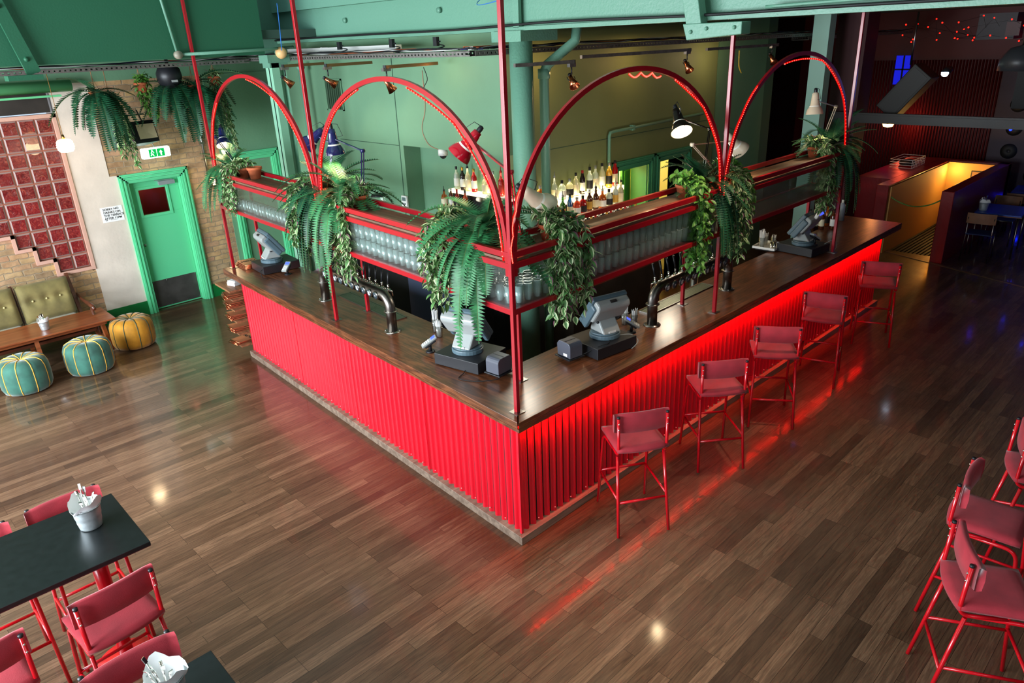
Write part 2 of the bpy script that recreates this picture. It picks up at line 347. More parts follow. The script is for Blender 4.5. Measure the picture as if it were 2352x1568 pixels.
# back wall in pieces: brick, plaster, green panel, window recess
wb = ST(); wb.box(-.03, .07, W, W+.4, 2.15, 3.45); wb.box(.07, 1.09, W, W+.4, 2.15, 3.45); wb.box(1.09, 1.66, W, W+.4, 0, 3.45); wb.box(-.03, .07, W+.02, W+.4, 0, 2.15)
# brick below the stepped window
gx = [-.56-.21*i for i in range(12)]; rows = [10, 10, 9, 8, 7, 7, 7, 7, 7, 7]
for i, n in enumerate(rows): wb.box(gx[i+1], gx[i], W, W+.4, 0, 3.03-.21*n)
wb.box(-.56, -.5, W, W+.4, 0, .86); wb.box(-4.6, gx[10], W, W+.4, 0, 3.45)
struct('wall_back', wb, BRICK)
wp = ST(); wp.box(-.515, -.03, W-.012, W+.4, .0, 3.45); wp.box(-.03, .07, W-.012, W+.02, 0, 2.15)
wp.box(-4.6, -.515, W-.006, W+.4, 3.36, 3.45)
struct('wall_plaster', wp, PLASTER)
wg = ST(); wg.box(1.66, 2.67, W-.01, W+.4, 0, 3.28); wg.box(-4.6, 2.67, W-.02, W+.4, 3.45, 3.9); wg.box(1.6, 2.67, W-.04, W+.4, 3.28, 3.45)
struct('wall_panel', wg, GREENW)
# skirting
bb = ST()
for x0, x1 in ((-4.6, .07), (1.09, 2.67)): bb.box(x0, x1, W-.03, W-.012, 0, .19); bb.box(x0, x1, W-.024, W-.012, .19, .215)
struct('baseboard_back', bb, GREENB)
# glass-block window
wi = ST()
for i, n in enumerate(rows):
    for k in range(n):
        x1 = gx[i]-.008; x0 = gx[i+1]+.008; z1 = 3.03-.21*k-.008; z0 = z1-.194
        xm, zm = (x0+x1)/2, (z0+z1)/2
        y = W+.02; e = .017
        wi.mi = 1; wi.smooth = False
        a = [(x0, y, z0), (x1, y, z0), (x1, y, z1), (x0, y, z1)]; b = [(x0+e, y-.012, z0+e), (x1-e, y-.012, z0+e), (x1-e, y-.012, z1-e), (x0+e, y-.012, z1-e)]
        wi.add(a+b, [(0, 1, 5, 4), (1, 2, 6, 5), (2, 3, 7, 6), (3, 0, 4, 7)])
        wi.mi = 0; wi.add(b, [(0, 1, 2, 3)])
    wi.mi = 2; wi.box(gx[i+1], gx[i], W+.025, W+.1, 3.03-.21*n, 3.03)
wn = struct('window_1', wi, [GBLK, BLKFRM, MORT])
wf = ST(); f = .05
wf.box(-.56, -.515, W-.03, W+.1, .88, 3.08); wf.box(gx[10], -.515, W-.03, W+.1, 3.03, 3.08)
zz = lambda n: 3.03-.21*n
wf.box(gx[2]-.0, -.56, W-.03, W+.1, zz(10)-.045, zz(10))
wf.box(gx[2]-.045, gx[2], W-.03, W+.1, zz(10)-.045, zz(9)); wf.box(gx[3], gx[2], W-.03, W+.1, zz(9)-.045, zz(9))
wf.box(gx[3]-.045, gx[3], W-.03, W+.1, zz(9)-.045, zz(8)); wf.box(gx[4], gx[3], W-.03, W+.1, zz(8)-.045, zz(8))
wf.box(gx[4]-.045, gx[4], W-.03, W+.1, zz(8)-.045, zz(7)); wf.box(gx[10], gx[4], W-.03, W+.1, zz(7)-.045, zz(7))
obj('window_frame', wf, PINKF, parent=wn)
# lintel board over the window and roller-shutter box
struct('trim_1', ST().box(-4.6, -.56, W-.03, W+.1, 3.1, 3.36), mat('dark_board', (46, 40, 36), .6, var=.3, vscale=3))
g = ST(); g.lathe([(.001, 0), (.075, 0), (.075, 4.4), (.001, 4.4)], 16, M.Translation((-4.7, 8.02, 3.43)) @ M.Rotation(pi/2, 4, 'Y')); g.box(-4.7, -.45, 7.98, 8.06, 3.3, 3.325)
struct('trim_2', g, mat('green_tube_paint', (104, 196, 136), .4))
def door(name, x0, x1, top, y, leafmat, framemat, kick=True, glass=True, inset=.13):
    fr = ST(); wd = .13
    for s, a in ((1, x0), (-1, x1)):
        for k, (o, d) in enumerate(((0, .045), (.02, .06), (.045, .045), (.065, .06), (.09, .04), (.11, .03))):
            e = o+.02
            q = sorted((a+s*o, a+s*e)); fr.box(q[0], q[1], y-d, y+.02, 0, top-o)
    for o, d in ((0, .045), (.02, .06), (.045, .045), (.065, .06), (.09, .04), (.11, .03)):
        fr.box(x0+o, x1-o, y-d, y+.02, top-o-.02, top-o)
    fr.box(x0+wd-.01, x0+wd+.01, y, y+inset, 0, top-wd); fr.box(x1-wd-.01, x1-wd+.01, y, y+inset, 0, top-wd); fr.box(x0+wd, x1-wd, y, y+inset, top-wd-.01, top-wd+.01)
    D = struct(name, fr, framemat)
    if leafmat:
        lx0, lx1, lt, yy = x0+wd+.012, x1-wd-.012, top-wd-.015, y+inset-.045
        lf = ST(); gx0, gx1, gz0, gz1 = lx0+.13, lx1-.2, 1.5, 1.88
        if glass:
            lf.box(lx0, lx1, yy, yy+.045, 0.008, gz0); lf.box(lx0, lx1, yy, yy+.045, gz1, lt); lf.box(lx0, gx0, yy, yy+.045, gz0, gz1); lf.box(gx1, lx1, yy, yy+.045, gz0, gz1)
            for q in ((gx0-.04, gx0, gz0-.04, gz1+.04), (gx1, gx1+.04, gz0-.04, gz1+.04), (gx0, gx1, gz0-.04, gz0), (gx0, gx1, gz1, gz1+.04)): lf.box(q[0], q[1], yy-.014, yy+.01, q[2], q[3])
        else: lf.box(lx0, lx1, yy, yy+.045, 0.008, lt)
        le = obj('door_leaf', lf, leafmat, D, bevel=.003)
        if glass: obj('door_pane', ST().box(gx0, gx1, yy+.012, yy+.02, gz0, gz1), PANE, D)
        if kick:
            kp = ST(); kp.box(lx0+.02, lx1-.02, yy-.003, yy, .03, .46)
            kp2 = obj('kick_plate', kp, mat('scuffed_steel', (92, 88, 86), .42, .6, var=.15, vscale=6), D)
            kk = ST()
            for a in (lx0+.035, (2*lx0+lx1)/3, (lx0+2*lx1)/3, lx1-.035):
                for b in (.045, .445): kk.sph((a, yy-.004, b), .005, 8, 4)
            obj('kick_plate_screws', kk, CHROME, D)
        cl = ST(); cl.box(lx1-.3, lx1-.06, yy-.055, yy, lt-.09, lt-.03); cl.bar((lx1-.1, yy-.06, lt-.02), (lx1-.36, yy-.05, lt-.012), .016, .008)
        obj('door_closer', cl, mat('closer_grey', (150, 156, 160), .4, .3), D)
        kn = ST(); kn.cyl((lx0+.05, yy, 1.05), (lx0+.05, yy-.012, 1.05), .022, n=16)
        obj('door_lock', kn, STEEL, D)
    return D
door('door_1', .07, 1.09, 2.15, W, GREEND, GREEND)
door('door_2', 1.74, 2.64, 2.25, W-.02, GREEND, GREEND, glass=False, inset=.12)
# red corridor seen through the pane
lamp('POINT', 'corridor_fill', (.6, 8.72, 2.1), 7, (1, .55, .4), .1)  # added point without a fitting, brightens the corridor behind the glass
struct('wall_corridor', ST().box(.0, 1.3, W+.55, W+.6, 0, 2.6), mat('corridor_red', (120, 26, 24), .6, bump=.3, bscale=20))
# the green core block behind the bar: left wall faces the door side, right wall carries the bottles
A_, B_ = 2.67, 2.8
wl = ST(); wl.box(A_, A_+.28, 4.75, W, 0, 2.5); wl.box(A_, A_+.28, B_, W, 2.5, 3.95); wl.box(A_+.28, A_+.4, B_+.28, W, 0, 2.5)
struct('wall_core_left', wl, GREENW)
wr = ST(); dz = 2.02
wr.box(A_+.28, 4.84, B_, B_+.28, 0, 2.5); wr.box(A_+.28, 7.3, B_, B_+.28, 2.5, 3.95); wr.box(4.84, 5.54, B_, B_+.28, dz, 2.5); wr.box(5.54, 5.83, B_, B_+.28, 0, 2.5)
wr.box(5.83, 6.5, B_, B_+.28, dz, 2.5); wr.box(6.5, 7.3, B_, B_+.28, 0, 2.5); struct('wall_core_end', ST().box(7.3, 7.36, B_+.1, B_+.3, 0, 3.95).box(7.36, 8.9, B_+.02, B_+.3, 0, 3.95), GREENW)
struct('wall_core_right', wr, mat('olive_green_wall_paint', (112, 122, 78), .6, bump=.1, bscale=30, var=.04, vscale=2))
for nm, x0, x1 in (('door_3', 4.71, 5.67), ('door_4', 5.70, 6.64)): door(nm, x0, x1, 2.15, B_, None, mat('green_architrave', (58, 134, 100), .4), inset=.28)
door('door_5', 9.3, 10.2, 2.15, 4.6, GREEND, GREENW, glass=False, kick=False)
br = ST(); br.box(4.6, 6.9, 4.4, 4.5, 0, 2.9); br.box(4.5, 4.6, 3.1, 4.5, 0, 2.9); br.box(6.9, 7.0, 3.1, 4.5, 0, 2.9); br.box(4.5, 7, 3.08, 4.5, 2.6, 2.7); br.box(5.62, 5.7, 3.1, 4.4, 0, 2.9)
struct('wall_backroom', br, BACKWALL)
obj('backroom_door', ST().box(5.40, 5.6, 3.14, 3.18, 0.01, 2.05).box(5.44, 5.56, 3.12, 3.14, .2, 1.9), GREENK, cat='door', label='bright green door standing open inside the doorway behind the bottles')
cb_ = thing('framed_notice', 'small framed notice on the cream wall of the back room', 'frame', (6.2, 4.36, 1.75))
obj('frame', ST().box(-.16, .16, 0, .03, -.22, .22), WHITEP, cb_, bevel=.004); obj('notice', ST().box(-.12, .12, -.004, 0, -.17, .17), BACKWALL, cb_)
ex = thing('fire_extinguisher', 'dark fire extinguisher hanging inside the narrow doorway behind the bar', 'fire extinguisher', (6.02, 3.6, 1.25))
obj('cylinder', ST().lathe([(.001, 0), (.07, 0), (.075, .03), (.075, .36), (.05, .42), (.02, .44), (.001, .44)], 16), BLACKM, ex); obj('valve', ST().box(-.02, .02, -.06, .05, .43, .48).cyl((0, .03, .44), (.03, .1, .2), .012), BLACKP, ex)
lamp('POINT', 'backroom_light', (5.1, 3.6, 2.3), 60, (1, .84, .5), .15); lamp('POINT', 'backroom_light', (6.2, 3.8, 2.3), 18, (1, .84, .5), .15)
# wall panels and seams on the core
sm = ST(); sm.box(A_-.003, A_, 4.83, 4.845, 0, 3.9); sm.box(A_-.003, A_, 4.85, 6.3, 2.49, 2.498); sm.box(3.2, 7.25, B_-.003, B_, 2.478, 2.486)
struct('trim_3', sm, mat('seam_shadow', (50, 80, 62), .8))
# soffits and ceilings
cl = ST(); cl.box(-7, A_, 5.95, 8.7, 3.9, 4.0); cl.box(2.5, 17, -6.5, 8.7, 3.98, 4.08)
struct('ceiling', cl, GREYC)
struct('ceiling_high', ST().box(-7, 2.6, -6.5, 6, 5.6, 5.7), mat('high_ceiling', (150, 170, 160), .8))
# fascia of the upper floor above the door side
fa = ST(); fa.box(-7, 1.46, 5.88, 5.95, 3.71, 5.6); struct('wall_fascia', fa, GREENF)
fx = thing('fascia_bracket', 'green painted angled steel bracket bolted on the dark green upper panel', 'bracket', (-1.27, 5.8, 3.65))
q = ST(); q.prism([(-.30, 1.9), (-.16, 1.9), (-.09, .85), (.13, .0), (.0, -.04), (-.2, .82)], -.02, .02, M.Rotation(pi/2, 4, 'X')); q.box(-.2, .12, -.1, .07, -.08, -.03)
obj('plate', q, GREENF, fx); q = ST()
for z, x in ((1.5, -.2), (1.15, -.18), (.62, -.1), (.12, .02)): q.sph((x, -.03, z), .025, 8, 4)
obj('bolts', q, GREENF, fx)
# big girder over the column
gd = ST(); gd.box(2.28, 2.34, -6.5, 6.95, 3.87, 5.6); gd.box(2.2, 2.42, -6.5, 6.95, 3.84, 3.875); gd.box(2.18, 2.3, -.2, 7.2, 4.24, 5.6)
gd.box(2.2, 2.24, 2.02, 2.1, 3.87, 4.25); gd.box(1.46, 2.3, 6.9, 6.96, 3.71, 5.6)
struct('trim_9', gd, GREENG)
gr_ = thing('girder_bolts', 'round bolt heads on the pale green girder above the bar', 'bolt', (2.27, 4, 4.06))
obj('bolt_head', ST().cyl((0, 1.18, .01), (-.03, 1.18, .01), .03), GREENG, gr_); obj('bolt_head', ST().cyl((0, -.7, .03), (-.03, -.7, .03), .03), GREENG, gr_)
bk = thing('girder_bracket', 'green folded steel bracket hanging below the pale green girder', 'bracket', (2.15, 0, 3.8))
q = ST(); T = M.Rotation(pi/2, 4, 'Z') @ M.Rotation(pi/2, 4, 'X'); q.prism([(-.10, .0), (.04, .0), (.34, 1.3), (.18, 1.3)], -.05, .05, T); q.prism([(-.46, -.07), (.02, -.1), (.06, .02), (-.46, .02)], -.07, .07, T); obj('plate', q, GREENG, bk, bevel=.006)
q = ST()
for a, b in ((-.02, -.04), (-.16, -.02), (-.4, -.02)): q.sph((-.075, a, b), .016, 8, 4)
obj('bolts', q, GREENG, bk)
# outer shell of the room (windows are openings in the west wall)
sh = ST()
for y0, y1 in ((-6.5, -4.2), (-2.3, -1.6), (.6, 1.3), (3.4, 4.1), (6.3, 8.7)): sh.box(-7.1, -7, y0, y1, 0, 5.7)
sh.box(-7.1, -7, -6.5, 8.7, 0, 1.0); sh.box(-7.1, -7, -6.5, 8.7, 4.2, 5.7); struct('wall_west', sh, PLASTER)
struct('wall_south', ST().box(-7, 17, -6.6, -6.5, 0, 5.7), mat('dim_plaster', (90, 60, 52), .8))
struct('wall_east', ST().box(16.9, 17, -6.5, 8.7, 0, 4), REDW)
struct('wall_north', ST().box(2.9, 17, 8.6, 8.7, 0, 4), GREYC).hide_render = False
struct('wall_west_end', ST().box(-7, -4.6, W, W+.2, 0, 5.7), PLASTER)
# dark side: green side room walls, red piers, beam, stair enclosure
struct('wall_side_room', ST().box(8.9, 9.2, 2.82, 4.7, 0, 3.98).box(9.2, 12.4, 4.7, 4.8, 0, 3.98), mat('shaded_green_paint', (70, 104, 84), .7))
pl = ST(); pl.box(9.2, 9.42, 1.94, 2.21, 0, 3.98); struct('wall_pier_pale', pl, mat('daylit_green_paint', (176, 228, 214), .5, bump=.2, bscale=40))  # daylight falling on the pier is put into this lighter green
rw = ST(); rw.box(10.0, 10.5, 1.66, 2.15, 0, 3.98); struct('wall_pier_red', rw, REDW)
rw = ST(); rw.box(14.9, 15.0, -6.4, 5, 0, 3.98)
for k in range(70): rw.cyl((14.88, .5+k*.06, 0), (14.88, .5+k*.06, 3.0), .02, n=6)
struct('wall_far', rw, mat('far_red_corrugated', (84, 8, 12), .5))
struct('trim_4', ST().box(9.7, 9.82, -6.4, 2.0, 2.28, 2.37).box(9.72, 9.8, -6.4, 2.0, 2.24, 2.4), mat('black_beam', (26, 26, 28), .4))
a = ST(); a.box(9.98, 10.4, .93, 1.13, 0, 1.2); a.box(10.4, 13.2, .93, 1.13, 0, 1.2); struct('wall_stair_left', a, REDT, .01)
struct('trim_5', ST().box(10.06, 13.2, .905, .93, -1.2, 1.17), YELW)
a = ST(); a.box(9.96, 13.4, -.09, .1, 0, 1.2); struct('wall_stair_right', a, REDT, .01)
struct('trim_6', ST().box(13.1, 13.2, .1, .93, -1.2, 1.18), YELW)
struct('wall_stair_back', ST().box(13.2, 13.4, -.09, 1.13, 0, 1.2), REDT)
a = ST()
for k in range(12): a.box(10.32, 13.1, .12+k*.066, .12+k*.066+.04, -.05, -.012)
a.box(10.32, 13.1, .1, .93, -.2, -.05); struct('trim_7', a, BLACKM)
a = ST(); a.add([(10.3, 1.3, 0), (10.36, 1.3, 0), (9.03, -2.7, 0), (8.97, -2.7, 0), (10.3, 1.3, .008), (10.36, 1.3, .008), (9.03, -2.7, .008), (8.97, -2.7, .008)], [(4, 7, 6, 5), (0, 1, 2, 3), (0, 4, 5, 1), (1, 5, 6, 2), (2, 6, 7, 3), (3, 7, 4, 0)])
struct('trim_8', a, mat('brass_strip', (120, 92, 76), .4, .4))
lamp('POINT', 'stair_light', (12.6, .5, 1.0), 9, (1, .55, .12), .05); lamp('POINT', 'stair_light', (12.9, .75, 1.05), 5, (1, .6, .18), .04)
lamp('POINT', 'red_wash', (14.4, 2.2, 1.7), 8, (1, .1, .04), .1); lamp('POINT', 'blue_wash', (12.9, -2.4, 2.6), 12, (.1, .25, 1), .3)
# column, pipe and cap plates
def column():
    t = thing('round_column', 'round green painted iron column standing behind the corner of the bar', 'column', (2.4, 2.2, 0))
    obj('shaft', ST().cyl((0, 0, 0), (0, 0, 3.74), .122, n=28), GREENG, t)
    q = ST(); q.box(-.24, .3, -.24, .18, 3.74, 3.84); obj('cap_plate', q, GREENG, t)
    p = thing('drainpipe', 'green drainpipe with an elbow running beside the round column', 'pipe', (2.72, 2.18, 0))
    obj('pipe', ST().tube([(0, 0, .0), (0, 0, 3.42), (.03, -.03, 3.5), (.28, -.2, 3.72), (.3, -.22, 3.9)], .055, 14), GREENG, p)
    obj('collar', ST().cyl((0, 0, 3.36), (0, 0, 3.46), .065, n=16), GREENG, p)
column()
t = thing('steel_stanchion', 'green painted H-section steel column beyond the left arch', 'column', (1.72, 6.15, 0), rad(0)); STC = mat('sunlit_stanchion_paint', (140, 196, 166), .45)  # girder green lightened so the colour carries the sunlight on the column
obj('shaft', ST().box(-.1, .1, -.012, .012, 0, 3.6).box(-.1, -.085, -.09, .09, 0, 3.6).box(.085, .1, -.09, .09, 0, 3.6).box(-.11, .0, -.1, -.09, 0, 3.6), STC, t)
obj('cap_plate', ST().box(-.16, .16, -.12, .12, 3.6, 3.7).box(-.13, .13, -.1, .1, 3.54, 3.6), GREENG, t)
p = thing('conduit', 'pale green conduit rising on the wall beside the steel column', 'pipe', (2.5, 6.9, 0))
obj('pipe', ST().tube([(0, 0, 0), (0, 0, 3.5)], .03, 10), GREENG, p); obj('junction_box', ST().cyl((0, 0, 3.5), (0, -.04, 3.52), .06, n=16), GREENG, p)
p = thing('fascia_conduit', 'green conduit with a round box on the dark green upper panel', 'pipe', (.33, 5.83, 3.75))
obj('pipe', ST().tube([(-.14, 0, 1.2), (.0, 0, .0)], .016, 8).tube([(0, 0, 0), (1.2, 0, .02), (1.9, .7, .04)], .018, 8), GREENG, p); obj('junction_box', ST().cyl((0, .02, 0), (0, -.04, 0), .045, n=18), mat('box_lid', (140, 134, 118), .5), p)
p = thing('wall_conduit', 'green conduit bending along the olive wall above the bottles', 'pipe', (4.6, 2.76, 2.1))
obj('pipe', ST().tube([(0, 0, 0), (0, 0, .42), (.02, 0, .46), (.1, 0, .47), (2.3, 0, .5)], .022, 8), GREENG, p); obj('saddle_clip', ST().box(.5, .55, -.02, .04, .44, .51), GREENG, p)
p = thing('wall_mount_pipe', 'steel conduit pole running down the brick wall right of the green door', 'pipe', (1.4, 8.27, 1.95))
obj('pipe', ST().tube([(0, 0, 0), (0, 0, 1.1)], .018, 8), STEEL, p); obj('bracket', ST().box(-.03, .03, -.02, .03, .5, .53), STEEL, p)
p = thing('bulkhead_light', 'round glowing bulkhead light on the brick beside the green door', 'light', (1.44, 8.2, 1.88))
obj('ring', ST().lathe([(.09, -.03), (.11, 0), (.1, .05)], 20, M.Rotation(pi/2, 4, 'X')), BLACKM, p); obj('bulb', ST().sph((0, -.05, 0), .07, 14, 8), mat('warm_globe', (255, 236, 200), .4, emit=(255, 210, 150), es=6), p)
lamp('POINT', 'bulkhead_glow', (1.44, 8.05, 1.88), 4, WARM, .07)
# ================================================================ THE BAR
LYB, LXB, DB = 5.94, 7.85, .74      # run lengths, counter depth
def pt(v): return (v[0], v[1])
Pl = lambda x, y: pt(LP(x, y))
bc = thing('bar_counter', 'L-shaped bar clad in glossy red corrugated metal on a low wooden kick board', 'bar', (0, 0, 0))
def corr(L, side, x0, seams):
    m = MB(); n = int(L/.083*8)
    top, bot = 1.03, .075
    pts = []
    for i in range(n+1):
        s = L*i/n; a = cos(2*pi*s/.083); a = math.copysign(abs(a)**.75, a)
        pts.append((s, -.0+.017-.016*a))
    m.smooth = True
    if side == 'L': vs = [LP(x0+d, s, z) for s, d in pts for z in (bot, top)]
    else: vs = [V((s, x0+d, z)) for s, d in pts for z in (bot, top)]
    m.add(vs, [(2*i, 2*i+1, 2*i+3, 2*i+2) for i in range(n)]); m.smooth = False
    return m
cl_ = obj('corrugated_cladding', corr(5.42, 'L', .0, 0), CORR, bc); cr_ = obj('corrugated_cladding', corr(7.27, 'R', .0, 0), CORR, bc)
obj('corner_trim', MB().bar((.004, .004, .075), (.004, .004, 1.03), .022), CORR, bc)
for s in (1.3, 2.6, 3.9): obj('sheet_seam', MB().bar(LP(.0, s, .075), LP(.0, s, 1.03), .004, .008), CORR, bc)
q = MB()
for i in range(26): a = .2+i*.2; q.sph(LP(-.002, a if a < 5.3 else 5.3, .12), .006, 6, 4)
for i in range(34): q.sph((.2+i*.2, -.002, .12+.0*i), .006, 6, 4)
obj('screw_heads', q, mat('pale_rivet', (230, 150, 150), .4), bc, kind='stuff')
q = MB(); q.prism([(-.045, -.045), Pl(-.045, 5.42), Pl(.05, 5.42), (.05, .05)], 0, .075); q.prism([(-.045, -.045), (.05, .05), (7.3, .05), (7.3, -.045)], 0, .0749)
obj('kick_board', q, KICK, bc, bevel=.004)
q = MB(); q.prism([Pl(.03, .05), Pl(.03, 5.4), Pl(.06, 5.4), Pl(.06, .1)], .0, 1.03); q.prism([(.05, .03), (7.27, .03), (7.27, .06), (.05, .06)], 0, 1.03)
q.prism([Pl(.03, 5.38), Pl(.03, 5.42), Pl(.7, 5.42), Pl(.7, 5.38)], 0, 1.03); q.prism([(7.23, .03), (7.27, .03), (7.27, .68), (7.23, .68)], 0, 1.03)
q.prism([Pl(.68, .72), Pl(.68, 5.4), Pl(.72, 5.4), Pl(.72, .72)], .0, 1.0); q.prism([(.72, .68), (7.25, .68), (7.25, .72), (.72, .72)], 0, 1.0)
obj('carcass', q, BLACKM, bc)
sl = MB(); sl.box(.1, 7.2, -.0178, -.0155, 1.03, 1.042)
obj('light_strip', sl, mat('led_tape', (255, 30, 20), .4, emit=(255, 14, 6), es=2.5), bc)
lamp('AREA', 'under_counter_led', (3.65, -.0145, 1.036), 110, (1, .03, .01), 7.2, (3.65, .05, .96), .005).data.specular_factor = .12
wt = thing('worktop', 'thick dark wenge worktop running around the bar corner', 'worktop', (0, 0, 0))
q = MB(); q.prism([(-.015, -.015), (.76, .76), Pl(.76, .8), Pl(.76, LYB), Pl(-.015, LYB)][::-1], 1.04, 1.1); obj('left_top', q, WENGEY, wt, bevel=.004)
q = MB(); q.prism([(-.015, -.03), (LXB, -.03), (LXB, 1.2), (7.2, 1.2), (7.1, .74), (.76, .74)], 1.06, 1.0999); obj('right_top', q, WENGE, wt, bevel=.004)
q = MB(); q.prism([(-.015, -.03), Pl(-.015, 0.02), Pl(-.015, LYB), Pl(.01, LYB), (.01, .01)], 1.015, 1.04); obj('left_lip', q, WENGEY, wt)
q = MB(); q.prism([(-.015, -.03), (.0, -.018), (LXB, -.018), (LXB, -.03)], 1.012, 1.06); obj('right_lip', q, WENGE, wt)
# ---------------------------------------------------------------- overhead glass rack
rk = thing('glass_rack', 'red steel overhead rack with arches and ribbed glass fronts around the bar', 'rack', (0, 0, 0))
PS = .034; P0, P1 = .105, .485          # front and rear post lines
def post(a, z0, z1, name='post'):
    q = MB(); q.bar((a[0], a[1], z0), (a[0], a[1], z1), PS); o = obj(name, q, RED, rk, bevel=.003)
    f = MB(); f.box(a[0]-.045, a[0]+.045, a[1]-.045, a[1]+.045, 1.1, 1.106); obj('foot_plate', f, STEEL, o)
L2, L3, R2x, R3x = 3.014, 5.865, 2.968, 5.81
LF = [LP(P0, L2), LP(P0, L3)]; RF = [V((R2x, P0, 0)), V((R3x, P0, 0))]
post((P0, P0), 1.106, 5.6)
for a, zt in ((LF[0], 5.6), (LF[1], 5.6), (RF[0], 3.8), (RF[1], 3.98)): post(a, 1.106, zt)
for a in (V((.535, .49, 0)), LP(P1, L2), LP(P1, L3-.05), V((R2x, P1, 0)), V((R3x, P1, 0))): post(a, 1.106, 2.3, 'rear_post')
ZL, ZU, ZH = 1.922, 2.268, 2.35
def rail(pts, z, nm, w=.036, h=.044):
    q = MB()
    for a, b in zip(pts, pts[1:]): q.bar((a[0], a[1], z), (b[0], b[1], z), w, h)
    obj(nm, q, RED, rk, bevel=.002)
FR = [LF[1], V((P0, P0, 0)), RF[1]]; RE = [LP(P1, L3), V((P1, P1, 0)), V((R3x, P1, 0))]
for z, nm in ((ZL, 'lower_rail'), (ZU, 'upper_rail'), (ZH, 'hand_rail')): rail(FR, z, nm); rail(RE, z, nm)
for z in (ZL, ZU, ZH): rail([FR[0], RE[0]], z, 'end_rail'); rail([FR[2], RE[2]], z, 'end_rail')
def poly(off0, off1, l, r): return [(off0, off0), Pl(off0, l), Pl(off1, l), (off1, off1)], [(off0, off0), (off1, off1), (r, off1), (r, off0)]
a, b = poly(P0+.01, P1-.01, L3, R3x)
obj('top_plank', MB().prism(a[::-1], 2.292, 2.31), PLANKY, rk); obj('top_plank', MB().prism(b[::-1], 2.292, 2.31), PLANK, rk)
a, b = poly(P0+.03, P1-.02, L3, R3x)
obj('bottom_shelf', MB().prism(a[::-1], 1.93, 1.938).prism(b[::-1], 1.93, 1.938), mat('dark_steel_shelf', (60, 60, 62), .4, .8), rk)
# ribbed panes
def pane(p, q_, m):
    d = (q_-p).normalized(); n = V((-d.y, d.x, 0))*.003
    g = MB(); g.add([(p-n)+V((0, 0, 1.945)), (q_-n)+V((0, 0, 1.945)), (q_+n)+V((0, 0, 1.945)), (p+n)+V((0, 0, 1.945)), (p-n)+V((0, 0, 2.246)), (q_-n)+V((0, 0, 2.246)), (q_+n)+V((0, 0, 2.246)), (p+n)+V((0, 0, 2.246))],
        [(0, 3, 2, 1), (4, 5, 6, 7), (0, 1, 5, 4), (1, 2, 6, 5), (2, 3, 7, 6), (3, 0, 4, 7)]); obj('ribbed_pane', g, m, rk)
for y0, y1 in ((.13, 1.0), (1.004, 1.98), (1.984, 2.99), (3.04, 4.4), (4.404, 5.84)): pane(LP(P0, y0), LP(P0, y1), REEDY)
for x0, x1 in ((.13, 1.0), (1.004, 1.98), (1.984, 2.94), (2.99, 4.4), (4.404, 5.79)): pane(V((x0, P0, 0)), V((x1, P0, 0)), REEDX)
# arches
def arch(p, q_):
    d = (q_-p); L = d.length; d.normalize(); n = V((-d.y, d.x, 0)); a, b, zc = L/2-.03, 1.215, 2.3; m = MB(); vs = []
    prof = []
    for i in range(41):
        t = pi-pi*i/40; ex = 1.06
        cx, cz = cos(t), sin(t); prof.append((L/2+a*cx, zc+b*abs(cz)**(1/ex)))
    prof = [(prof[0][0], 2.19)]+prof+[(prof[-1][0], 2.19)]
    for i, (s, z) in enumerate(prof):
        s0, z0 = prof[max(0, i-1)]; s1, z1 = prof[min(len(prof)-1, i+1)]; tx, tz = s1-s0, z1-z0; l = math.hypot(tx, tz); nx, nz = -tz/l, tx/l
        for o, w_ in ((-.019, -.014), (.019, -.014), (.019, .014), (-.019, .014)): vs.append(p+d*(s+nx*o)+n*w_+V((0, 0, z+nz*o)))
    fs = [(4*i+k, 4*i+(k+1) % 4, 4*i+4+(k+1) % 4, 4*i+4+k) for i in range(len(prof)-1) for k in range(4)]
    m.add(vs, fs); obj('arch', m, RED, rk); return prof
cor = V((P0, P0, 0)); ARC = [(LF[0], cor), (LF[1], LF[0]), (cor, RF[0]), (RF[0], RF[1])]
prof = [arch(*x) for x in ARC]
def rope(k, i0, i1, wob, label, out=1):
    p, q_ = ARC[k]; d = (q_-p).normalized(); n = V((-d.y, d.x, 0)); pr_ = prof[k]; pts = []
    N = 26
    for j in range(N+1):
        f = i0+(i1-i0)*j/N; i = int(f); g = f-i; i2 = min(i+1, len(pr_)-1)
        s = pr_[i][0]*(1-g)+pr_[i2][0]*g; z = pr_[i][1]*(1-g)+pr_[i2][1]*g
        L = (q_-p).length; cx, cz = s-L/2, z-2.3; l = math.hypot(cx, cz) or 1
        o = (-.03-.03*wob*abs(sin(j*pi/9)))*out
        pts.append(p+d*(s+cx/l*o)+n*(-.012)+V((0, 0, z+cz/l*o)))
    t = thing('rope_light', label, 'string light', group=None)
    obj('sleeve', MB().tube(pts, .008, 6), LEDR2, t)
    m = MB()
    for a, b in zip(pts, pts[1:]):
        for h in (.0, .5): m.sph(a.lerp(b, h)-n*.005, .0058, 6, 4)
    obj('led_row', m, LEDP, t, kind='stuff')
rope(0, 1, 17, .3, 'red rope light along the far leg of the tall arch left of the corner post')
rope(0, 24, 41, .6, 'red rope light on the near leg of the arch left of the corner post', 1)
rope(1, 1, 12, .2, 'red rope light on the far leg of the leftmost arch')
rope(1, 22, 41, .4, 'red rope light on the near leg of the leftmost arch')
rope(2, 1, 6, .5, 'short red rope light low on the wide arch right of the corner post', -1)
rope(2, 20, 24, 1, 'few red lights at the crown of the wide arch right of the corner post')
rope(2, 26, 41, .6, 'red rope light on the far leg of the wide arch right of the corner post')
rope(3, 1, 12, .4, 'red rope light on the near leg of the rightmost arch', -1)
rope(3, 17, 41, .8, 'long red rope light round the crown and far leg of the rightmost arch')
